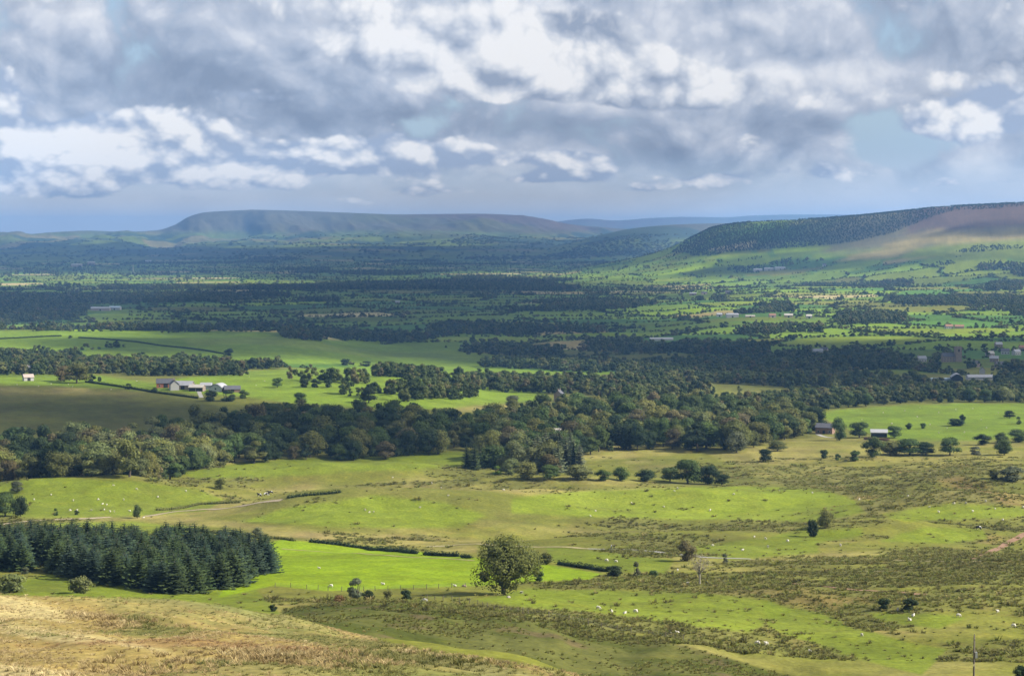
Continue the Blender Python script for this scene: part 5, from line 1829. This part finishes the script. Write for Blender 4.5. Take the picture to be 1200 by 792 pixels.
mb = MB(); mb.tube([(0, 0, 17), (0, 0, 24)], [0.15, 0.08], 6); put('flagpole', mb.mesh('flagpole', BM['white']), tw)
tag(tw, 'square stone church tower with flagpole among dark trees', 'church tower')
B(1121, 446, 17, 12, 4.0, 3.6, 82, 'dark', 'whiteroof', 'big farm shed with arched white roof below the church', arched=True, name='shed', cat='shed', rmin=1500)
B(1148, 445, 28, 11, 3.2, 2.4, 3, 'white', 'greyroof', 'long low barn with white front and grey roof beside the white shed', name='barn', cat='barn', rmin=1500)
B(1102, 446, 26, 5, 2.0, 0.9, 6, 'blueroof', 'blueroof', 'low pale blue polytunnel left of the white shed', arched=True, name='polytunnel', cat='polytunnel', rmin=1500)
B(1166, 461, 10, 8, 4.5, 3.2, -30, 'pink', 'slate', 'lone brown-roofed house behind the tree belt', windows=2, chimneys=1, rmin=1400)
VILLAGE = [(1143, 430, 9, 7, 20, 'pink', 'slate', 'pinkish gabled house beside the church tower'), (1151, 438, 7, 6, 80, 'white', 'slate', 'small white gable just behind the long barn'), (1160, 418, 10, 8, 15, 'pink', 'creamroof', 'pale house with sunlit pink wall in the village'),
           (1165, 424, 11, 8, -20, 'stone', 'greyroof', 'grey-roofed stone house in the village centre'), (1172, 431, 12, 8, 10, 'stone', 'slate', 'dark-roofed terrace near the village edge'), (1178, 415, 11, 8, -10, 'white', 'slate', 'white-walled house in the upper village'),
           (1191, 416, 10, 8, 25, 'white', 'whiteroof', 'bright white bungalow at the village\'s right end'), (1199, 411, 12, 8, 0, 'pink', 'tile', 'reddish-roofed house cut by the right border'), (1170, 407, 10, 8, 5, 'stone', 'greyroof', 'topmost grey house of the village'),
           (1080, 424, 11, 8, 10, 'white', 'greyroof', 'pale roof among the trees left of the church'), (1066, 425, 9, 7, -15, 'pink', 'slate', 'smaller roof among the trees far left of the church'), (1022, 424, 10, 8, 12, 'stone', 'greyroof', 'grey house in the dark trees well left of the village'),
           (958, 415, 14, 8, 6, 'white', 'greyroof', 'low pale house above the shaded fields'), (966, 413, 10, 7, -30, 'pink', 'slate', 'pink-walled house beside the low pale one')]
for (x, y, L, D, yaw, wl, rf, lab) in VILLAGE:
    B(x, y, L, D, 4.8, 3.0, yaw, wl, rf, lab, windows=3, chimneys=1, rmin=1500, group='village houses')
B(1112, 385, 14, 9, 4.5, 3, 5, 'white', 'tile', 'white farmhouse with orange roof on the sunny slope', windows=3, chimneys=1, rmin=2000)
B(1124, 385, 16, 9, 4.0, 3, -5, 'pink', 'tile', 'orange-roofed barn right of the white farmhouse', name='barn', cat='barn', rmin=2000)
FARSHEDS = [(775, 399, 40, 8, 3, 2, 4, 'white', 'whiteroof', 'long white greenhouse beside the shaded vale woods'), (843, 371, 12, 9, 5, 3, 0, 'white', 'greyroof', 'small pale house at the left end of the white building row'),
            (858, 372, 26, 12, 6, 3, 3, 'white', 'whiteroof', 'largest white shed in the building row of the vale'), (879, 372, 20, 8, 3, 2, 0, 'yellow', 'creamroof', 'low cream building beside the largest white shed'),
            (905, 372, 14, 9, 5, 3, 5, 'pink', 'tile', 'pinkish house right of the cream building'), (924, 372, 18, 9, 5, 3, -4, 'yellow', 'creamroof', 'yellowish building behind the dark copse'), (948, 373, 12, 8, 5, 3, 0, 'white', 'creamroof', 'last pale house of the building row'),
            (812, 346, 20, 10, 5, 3, 0, 'stone', 'greyroof', 'grey farm building on the shaded side of the vale'), (825, 345, 16, 9, 5, 3, 6, 'pink', 'slate', 'pinkish farm building beside the grey one'), (853, 344, 16, 9, 5, 3, -6, 'pink', 'slate', 'brown farm building further right of the pinkish one'),
            (888, 318, 34, 16, 7, 4, 3, 'white', 'whiteroof', 'left white farm shed under the wooded ridge'), (901, 317, 36, 16, 7, 4, -3, 'white', 'greyroof', 'middle grey-white farm shed under the wooded ridge'), (914, 316, 40, 16, 7, 4, 5, 'white', 'whiteroof', 'right white farm shed under the wooded ridge'),
            (966, 312, 14, 9, 6, 4, 0, 'white', 'slate', 'single white house on the ridge\'s lower slope'), (118, 364, 46, 14, 6, 3, 2, 'pink', 'whiteroof', 'long pinkish-white mill shed in the left vale'), (135, 363, 28, 14, 6, 3, -6, 'white', 'blueroof', 'blue-grey roofed shed beside the mill'),
            (90, 313, 60, 30, 14, 6, 0, 'pink', 'creamroof', 'hazy pinkish works building at the left of the far vale'), (107, 311, 46, 30, 18, 6, 10, 'pink', 'creamroof', 'taller hazy works building right of the first'), (174, 308, 40, 30, 12, 6, 0, 'white', 'whiteroof', 'hazy white factory near the foot of the fell'),
            (570, 330, 22, 12, 6, 3, 0, 'white', 'greyroof', 'pale house in the dark woods of the vale\'s middle'), (515, 330, 30, 14, 6, 3, 0, 'pink', 'greyroof', 'pale farm at the dark middle of the vale'), (285, 338, 16, 10, 6, 3, 0, 'white', 'whiteroof', 'small white house in the sunny left vale'),
            (466, 356, 12, 8, 5, 3, 0, 'white', 'whiteroof', 'tiny white house by a pale field strip'), (1180, 316, 18, 10, 5, 3, 0, 'stone', 'slate', 'stone farm on the slope below the heather')]
for (x, y, L, D, hw, hr, yaw, wl, rf, lab) in FARSHEDS:
    B(x, y, L, D, hw, hr, yaw, wl, rf, lab, windows=0, door=(3, 3), rmin=1500, name='farm_building', cat='building', group='pale buildings scattered over the vale')
# the mast
g, m = place(156, 321, 3000)
mast = empty('radio_mast', g)
mb = MB(); mb.tube([(0, 0, -2), (0, 0, 20), (0, 0, 42)], [2.2, 1.6, 1.0], 8); put('shaft', mb.mesh('shaft', BM['white']), mast)
mb = MB(); mb.box((-9, -1, 4), (9, 1, 7)); put('platform', mb.mesh('platform', BM['white']), mast)
tag(mast, 'white mast rising over the trees of the left vale', 'mast')

# ------------------------------------------------------------------ animals and people: one skin over a posed skeleton
def skinned(name, verts, edges, radii, sub=1, mats=(), pick=None, root=0):
    me = bpy.data.meshes.new(name + '_skeleton')
    me.from_pydata(verts, edges, [])
    o = bpy.data.objects.new(name + '_tmp', me)
    COL.objects.link(o)
    md = o.modifiers.new('skin', 'SKIN'); md.use_smooth_shade = True
    sk = me.skin_vertices[0].data
    for i, r in enumerate(radii):
        sk[i].radius = (r, r) if not hasattr(r, '__len__') else r
        sk[i].use_root = (i == root)
    ss = o.modifiers.new('sub', 'SUBSURF'); ss.levels = sub; ss.render_levels = sub
    dg = bpy.context.evaluated_depsgraph_get(); dg.update()
    out = bpy.data.meshes.new_from_object(o.evaluated_get(dg))
    out.name = name
    bpy.data.objects.remove(o); bpy.data.meshes.remove(me)
    out.materials.clear()
    for m in mats:
        out.materials.append(m)
    if pick:
        for p in out.polygons:
            p.material_index = pick(p.center)
    out.polygons.foreach_set('use_smooth', np.ones(len(out.polygons), bool))
    return out


WOOL = plain('wool', (0.52, 0.49, 0.42), 0.95, 0.12, 6.0, 0.05)
FACE = plain('sheep_face', (0.50, 0.46, 0.40), 0.9, 0.15, 4.0, 0.1)


def sheep_mesh(kind):
    hd = {'grazing': [(0.50, 0, 0.66), (0.66, 0, 0.40), (0.74, 0, 0.14)], 'standing': [(0.50, 0, 0.84), (0.60, 0, 1.00), (0.76, 0, 0.95)], 'lying': [(0.46, 0, 0.52), (0.54, 0, 0.68), (0.70, 0, 0.62)]}[kind]
    z = 0.66 if kind != 'lying' else 0.32
    v = [(0.0, 0, z), (-0.25, 0, z + 0.02), (-0.50, 0, z), (0.30, 0, z + 0.02)] + hd
    e = [(0, 1), (1, 2), (0, 3), (3, 4), (4, 5), (5, 6)]
    r = [0.29, 0.29, 0.21, 0.25, 0.14, 0.11, 0.07]
    for sx, par in ((-0.42, 2), (0.32, 3)):
        for sy in (-1, 1):
            n = len(v)
            if kind == 'lying':
                v += [(sx, sy * 0.2, 0.2), (sx + 0.16, sy * 0.26, 0.06)]
            else:
                v += [(sx, sy * 0.14, 0.40), (sx + 0.02, sy * 0.14, 0.04)]
            e += [(par, n), (n, n + 1)]; r += [0.075, 0.045]
    for sy in (-1, 1):
        n = len(v); h = hd[1]
        v.append((h[0] - 0.03, sy * 0.13, h[2] + 0.06)); e.append((5, n)); r.append(0.03)
    return skinned('sheep_' + kind, v, e, r, 1, (WOOL, FACE), lambda c: 1 if (c.x > 0.56 or c.z < 0.3 and kind != 'lying') else 0)


SHEEP = {k: sheep_mesh(k) for k in ('grazing', 'standing', 'lying')}
FLOCKS = [
    ('on the bright knoll beyond the plantation', [(40, 586), (86, 587), (115, 586), (120, 591), (125, 592), (145, 586), (133, 569), (218, 576), (82, 599), (90, 599), (107, 598), (122, 598), (129, 600), (134, 600), (152, 599), (168, 607), (60, 580), (185, 583), (160, 574)]),
    ('on the mown meadow below the long hedge', [(374, 666), (449, 685), (388, 688)]),
    ('on the pale knolls amid the pasture', [(428, 598), (433, 601), (438, 600), (492, 595), (517, 572), (525, 581), (506, 567), (590, 575), (460, 560), (698, 599), (692, 605)]),
    ('on the green below the lone oak', [(533, 687), (701, 714), (717, 717), (732, 719), (745, 718), (786, 743), (794, 742), (611, 695)]),
    ('by the thicket beyond the oak', [(711, 658), (722, 659), (768, 672), (794, 669), (806, 684), (835, 640)]),
    ('on the far green slope above the footpath', [(778, 594), (790, 576), (794, 573), (832, 599), (952, 578), (1007, 586), (860, 580), (740, 590), (913, 575)]),
    ('between the rushes beside the thorn trees', [(884, 630), (897, 632), (923, 635), (900, 642), (870, 645), (985, 640)]),
    ('in the rushes near the utility pole', [(888, 755), (898, 756), (949, 765), (1052, 716), (1066, 727), (1070, 722), (1123, 723), (1188, 735), (1169, 718), (1010, 745)]),
    ('on the knoll pasture by the right border', [(1089, 595), (1100, 601), (1118, 591), (1132, 590), (1166, 597), (1175, 610), (1199, 595), (1155, 588), (1140, 600), (1064, 582)]),
    ('out in the bright sheep field by the barn', [(1035, 484), (1060, 482), (1075, 489), (1100, 484), (1120, 480), (1140, 479), (1090, 498), (1110, 502), (1150, 492), (1156, 502), (1010, 492), (1170, 484), (1100, 508), (1045, 497), (1130, 507), (1190, 505), (1078, 478), (1000, 498)]),
    ('above the shaded field near the pale barn', [(80, 451), (85, 453), (130, 457), (60, 450), (20, 451), (45, 453)]),
    ('on the bright field below the farmstead', [(300, 452), (310, 447), (330, 444), (292, 442), (350, 441), (420, 445), (160, 447), (460, 470)]),
]
rng = np.random.default_rng(77)
for place_txt, spots in FLOCKS:
    for n, (x, y) in enumerate(sorted(spots)):
        g, m = place(x, y, 300)
        k = ['grazing', 'grazing', 'standing', 'lying'][int(rng.integers(4))]
        s = rng.uniform(0.72, 0.92)
        o = put('sheep', SHEEP[k], loc=g, rotz=rng.uniform(0, 6.28), scale=s)
        tag(o, 'white sheep %s %s, %s from left' % (k, place_txt, ordn(n + 1)), 'sheep', 'sheep ' + place_txt)

# cows
HIDE, nt = material('black_and_white_hide')
tcn = nt.n('ShaderNodeTexCoord')
pt = nt.step(nt.noise(S(nt, tcn.outputs['Object']), 1.3, 2, 0.5), 0.49, 0.53)
finish(nt, nt.mix(pt, (0.025, 0.022, 0.02), (0.72, 0.70, 0.66)), 0.85, None, 0.15)


def cow_mesh(kind):
    z = 1.05 if kind != 'lying' else 0.5
    hd = [(0.95, 0, z + 0.10), (1.12, 0, z - 0.35), (1.22, 0, z - 0.82)] if kind == 'grazing' else [(0.92, 0, z + 0.28), (1.18, 0, z + 0.42), (1.45, 0, z + 0.26)]
    v = [(0, 0, z), (-0.45, 0, z + 0.03), (-0.85, 0, z + 0.06), (0.5, 0, z), (0.75, 0, z + 0.08)] + hd
    e = [(0, 1), (1, 2), (0, 3), (3, 4), (4, 5), (5, 6), (6, 7)]
    r = [0.42, 0.40, 0.27, 0.40, 0.30, 0.20, 0.17, 0.11]
    for sx, par in ((-0.78, 2), (0.62, 3)):
        for sy in (-1, 1):
            n = len(v)
            if kind == 'lying':
                v += [(sx, sy * 0.35, 0.28), (sx + 0.3, sy * 0.45, 0.10)]; e += [(par, n), (n, n + 1)]; r += [0.13, 0.07]
            else:
                v += [(sx, sy * 0.22, 0.66), (sx + (0.06 if sx < 0 else -0.02), sy * 0.22, 0.36), (sx, sy * 0.22, 0.05)]; e += [(par, n), (n, n + 1), (n + 1, n + 2)]; r += [0.13, 0.075, 0.065]
    for sy in (-1, 1):
        n = len(v); v.append((hd[1][0] - 0.05, sy * 0.25, hd[1][2] + 0.10)); e.append((6, n)); r.append(0.05)
    n = len(v); v += [(-1.08, 0, z + 0.02), (-1.12, 0, z - 0.55)]; e += [(2, n), (n, n + 1)]; r += [0.05, 0.035]
    return skinned('cow_' + kind, v, e, r, 1, (HIDE,))


COWS = {k: cow_mesh(k) for k in ('grazing', 'standing', 'lying')}
for x, y, k, rz, lab in ((304, 582, 'standing', 2.6, 'black and white cow standing beside the low hedge'), (312, 581, 'grazing', 0.4, 'black and white cow grazing between two others'), (317, 579, 'standing', 3.3, 'paler black and white cow at the right of the three'),
                         (1147, 621, 'grazing', 2.2, 'black and white cow grazing on the small green near the peat path')):
    g, m = place(x, y)
    tag(put('cow', COWS[k], loc=g, rotz=rz, scale=1.05), lab, 'cow', 'black and white cows')


# the two walkers on the footpath
def person(px, py, top, trousers, hair_col, rz, label, stride):
    g, m = place(px, py)
    o = empty('person', g, rz)
    s = stride
    v = [(0, 0, 0.95), (0, 0, 1.15), (0, 0, 1.38), (0, 0, 1.50), (0.01, 0, 1.60), (0.015, 0, 1.70)]
    e = [(0, 1), (1, 2), (2, 3), (3, 4), (4, 5)]
    r = [(0.15, 0.11), (0.14, 0.10), (0.17, 0.10), (0.055, 0.055), (0.085, 0.10), (0.075, 0.09)]
    for sy in (-1, 1):
        n = len(v); f = s * sy
        v += [(0, sy * 0.10, 0.88), (0.10 * f + 0.05, sy * 0.10, 0.49), (0.26 * f - (0.08 if f < 0 else 0), sy * 0.10, 0.08), (0.26 * f + 0.12, sy * 0.11, 0.035)]
        e += [(0, n), (n, n + 1), (n + 1, n + 2), (n + 2, n + 3)]; r += [0.095, 0.065, 0.045, 0.04]
        n = len(v)
        v += [(0, sy * 0.19, 1.40), (-0.10 * f, sy * 0.24, 1.13), (-0.10 * f + 0.14, sy * 0.22, 0.92), (-0.10 * f + 0.18, sy * 0.22, 0.84)]
        e += [(2, n), (n, n + 1), (n + 1, n + 2), (n + 2, n + 3)]; r += [0.058, 0.045, 0.034, 0.036]
        hand = n + 3
        for q in range(4):
            k = len(v); L = [0.075, 0.085, 0.08, 0.065][q]
            b = v[hand]; v += [(b[0] + 0.02 + 0.015 * q, b[1] - sy * 0.01, b[2] - 0.05), (b[0] + 0.03 + 0.015 * q, b[1] - sy * 0.025, b[2] - 0.05 - L * 0.6)]
            e += [(hand, k), (k, k + 1)]; r += [0.010, 0.008]
        k = len(v); b = v[hand]; v += [(b[0] + 0.04, b[1] - sy * 0.03, b[2] + 0.0), (b[0] + 0.065, b[1] - sy * 0.04, b[2] - 0.04)]; e += [(hand, k), (k, k + 1)]; r += [0.012, 0.009]
    n = len(v); v.append((0.11, 0, 1.63)); e.append((4, n)); r.append(0.018)
    SK, TP, TR, SH = plain('skin', (0.48, 0.30, 0.22), 0.6, 0.05, 3.0), plain('jacket', top, 0.85, 0.1, 4.0), plain('trousers', trousers, 0.9, 0.1, 4.0), plain('boots', (0.05, 0.04, 0.03), 0.8, 0.1, 4.0)
    me = skinned('person', v, e, r, 1, (SK, TP, TR, SH), lambda c: 3 if c.z < 0.10 else 2 if c.z < 0.94 and abs(c.y) < 0.19 else 0 if (c.z > 1.47 or c.z < 0.91) else 1)
    put('body', me, o)
    bm = bmesh.new(); bmesh.ops.create_icosphere(bm, subdivisions=2, radius=0.112)
    bmesh.ops.delete(bm, geom=[f for f in bm.faces if f.calc_center_median().z < -0.02 and f.calc_center_median().x > -0.02], context='FACES')
    hm = bpy.data.meshes.new('hair'); bm.to_mesh(hm); bm.free(); hm.materials.append(plain('hair', hair_col, 0.8, 0.1, 5.0))
    h = put('hair', hm, o, loc=(-0.005, 0, 1.685))
    mb = MB(); mb.box((-0.30, -0.15, 1.02), (-0.13, 0.15, 1.44)); put('rucksack', mb.mesh('rucksack', plain('rucksack', (0.03, 0.03, 0.035), 0.9, 0.1, 4.0)), o)
    return tag(o, label, 'person', 'walkers on the footpath')


person(716.5, 643.6, (0.70, 0.70, 0.68), (0.05, 0.05, 0.06), (0.05, 0.035, 0.025), 2.9, 'walker in a white jacket and dark trousers on the footpath', 0.9)
person(719.5, 643.9, (0.025, 0.025, 0.03), (0.03, 0.03, 0.035), (0.03, 0.02, 0.015), 3.0, 'walker dressed all in dark clothes beside the white jacket', -0.9)

# ------------------------------------------------------------------ rushes and long dry grass
def tuft(name, mat, seed, blades, spread, lean, width):
    rng = np.random.default_rng(seed)
    mb = MB(); Q, T = [], []
    for i in range(blades):
        a = rng.uniform(0, 6.28); k = rng.uniform(0, spread)
        b = np.array((math.cos(a) * k, math.sin(a) * k, 0.0))
        d = np.array((math.cos(a + rng.normal() * 0.6), math.sin(a + rng.normal() * 0.6), 0)) * lean * rng.uniform(0.4, 1.3)
        h = rng.uniform(0.6, 1.0)
        s = np.array((-math.sin(a), math.cos(a), 0)) * width * rng.uniform(0.7, 1.3)
        m = b + d * 0.35 + np.array((0, 0, h * 0.62)); t = b + d + np.array((0, 0, h))
        Q.append([b - s, b + s, m + s * 0.8, m - s * 0.8]); T.append(rng.uniform(0.85, 1.05))
        Q.append([m - s * 0.8, m + s * 0.8, t + s * 0.15, t - s * 0.15]); T.append(rng.uniform(0.92, 1.2))
    mb.quadcloud(np.array(Q), T)
    return mb.mesh(name, mat)


RUSH = [tuft('rush_clump', RUSHLEAF, i, 18, 0.32, 0.32, 0.06) for i in range(4)]
DRY = [tuft('grass_clump', DRYKINDS[i // 2], 20 + i, 16, 0.45, 0.5, 0.045) for i in range(8)]
rng = np.random.default_rng(99)


pp, ss = [], []
for r0, r1, step, k in ((335, 560, 0.85, 0.95), (560, 820, 1.25, 1.25), (820, 1010, 2.0, 1.7)):
    X, Y, r = fan_grid(r0, r1, step)
    Z = height(X, Y)
    px, py = project(X, Y, Z)
    m = rush_mask(X, Y, r, px, py)
    clump = sstep(-0.1, 0.35, fbm(X, Y, 5.5, 3, 56))
    u = rng.uniform(size=X.shape)
    keep = (u < m * (0.30 + 0.70 * clump) * 0.95) | (u < 0.003)
    keep &= poly_dist(MEADOW, px, py) < -1.0
    X, Y, Z = X[keep], Y[keep], Z[keep]
    sz = np.exp(rng.normal(size=X.shape) * 0.35)
    h = rng.uniform(0.22, 0.58, X.shape) * (0.8 + 0.2 * k) * sz
    w = rng.uniform(0.9, 1.7, X.shape) * k * sz
    pp.append(np.stack([X, Y, Z - 0.05], 1)); ss.append(np.stack([w, w, h], 1))
# on the gully bank
X, Y, r = fan_grid(236, 420, 1.0)
Z = height(X, Y); px, py = project(X, Y, Z)
keep = (poly_dist(BANK, px, py) > 0) & (rng.uniform(size=X.shape) < 0.06 + 0.6 * sstep(0.05, 0.4, fbm(X, Y, 12, 3, 57) + 0.35 * sstep(9, 2, poly_dist(BANK, px, py))))
X, Y, Z = X[keep], Y[keep], Z[keep]
h = rng.uniform(0.2, 0.55, X.shape); w = rng.uniform(0.6, 1.2, X.shape)
pp.append(np.stack([X, Y, Z - 0.05], 1)); ss.append(np.stack([w, w, h], 1))
pp, ss = np.concatenate(pp), np.concatenate(ss)
scatter('rushes', 'brown and olive rush clumps scattered over the rough pasture', pp, ss, rng.uniform(0, 6.28, len(pp)), rng.integers(0, 4, len(pp)), RUSH)
X, Y, r = fan_grid(95, 262, 0.48)
Z = height(X, Y); px, py = project(X, Y, Z)
sx, sy = X * 0.56 - Y * 0.83, X * 0.83 + Y * 0.56
dens = 0.14 + 0.42 * sstep(-0.2, 0.4, fbm(sx * 0.2, sy, 7.0, 4, 58))
keep = (poly_dist(HILLSIDE, px, py) > -1) & (py < 830) & (rng.uniform(size=X.shape) < dens)
X, Y, Z, sx, sy = X[keep], Y[keep], Z[keep], sx[keep], sy[keep]
st = fbm(sx * 0.16, sy, 6.5, 4, 71) + rng.normal(size=X.shape) * 0.10
st2 = fbm(sx * 0.3, sy, 16, 4, 72) + rng.normal(size=X.shape) * 0.08
kind = np.where(st > 0.08, 0, 1)
kind = np.where(fbm(X, Y, 22, 4, 73) + rng.normal(size=X.shape) * 0.08 > 0.40, 3, kind)
kind = np.where((st2 + 0.4 * st > 0.36) | (fbm(X, Y, 30, 4, 74) + 0.3 * sstep(150, 120, np.hypot(X, Y)) + rng.normal(size=X.shape) * 0.08 > 0.42), 2, kind)
tall = sstep(0.05, 0.5, fbm(sx * 0.35, sy, 9.0, 4, 59))
h = rng.uniform(0.10, 0.22, X.shape) * (1 + 1.8 * tall); w = rng.uniform(0.35, 0.75, X.shape) * (1 + 0.5 * tall)
scatter('dry_grass', 'long dry tan grass covering the slope below the camera', np.stack([X, Y, Z - 0.03], 1), np.stack([w, w, h], 1), rng.uniform(0, 6.28, len(X)), kind * 2 + rng.integers(0, 2, len(X)), DRY)
print('rushes', len(pp), 'dry grass', len(X))
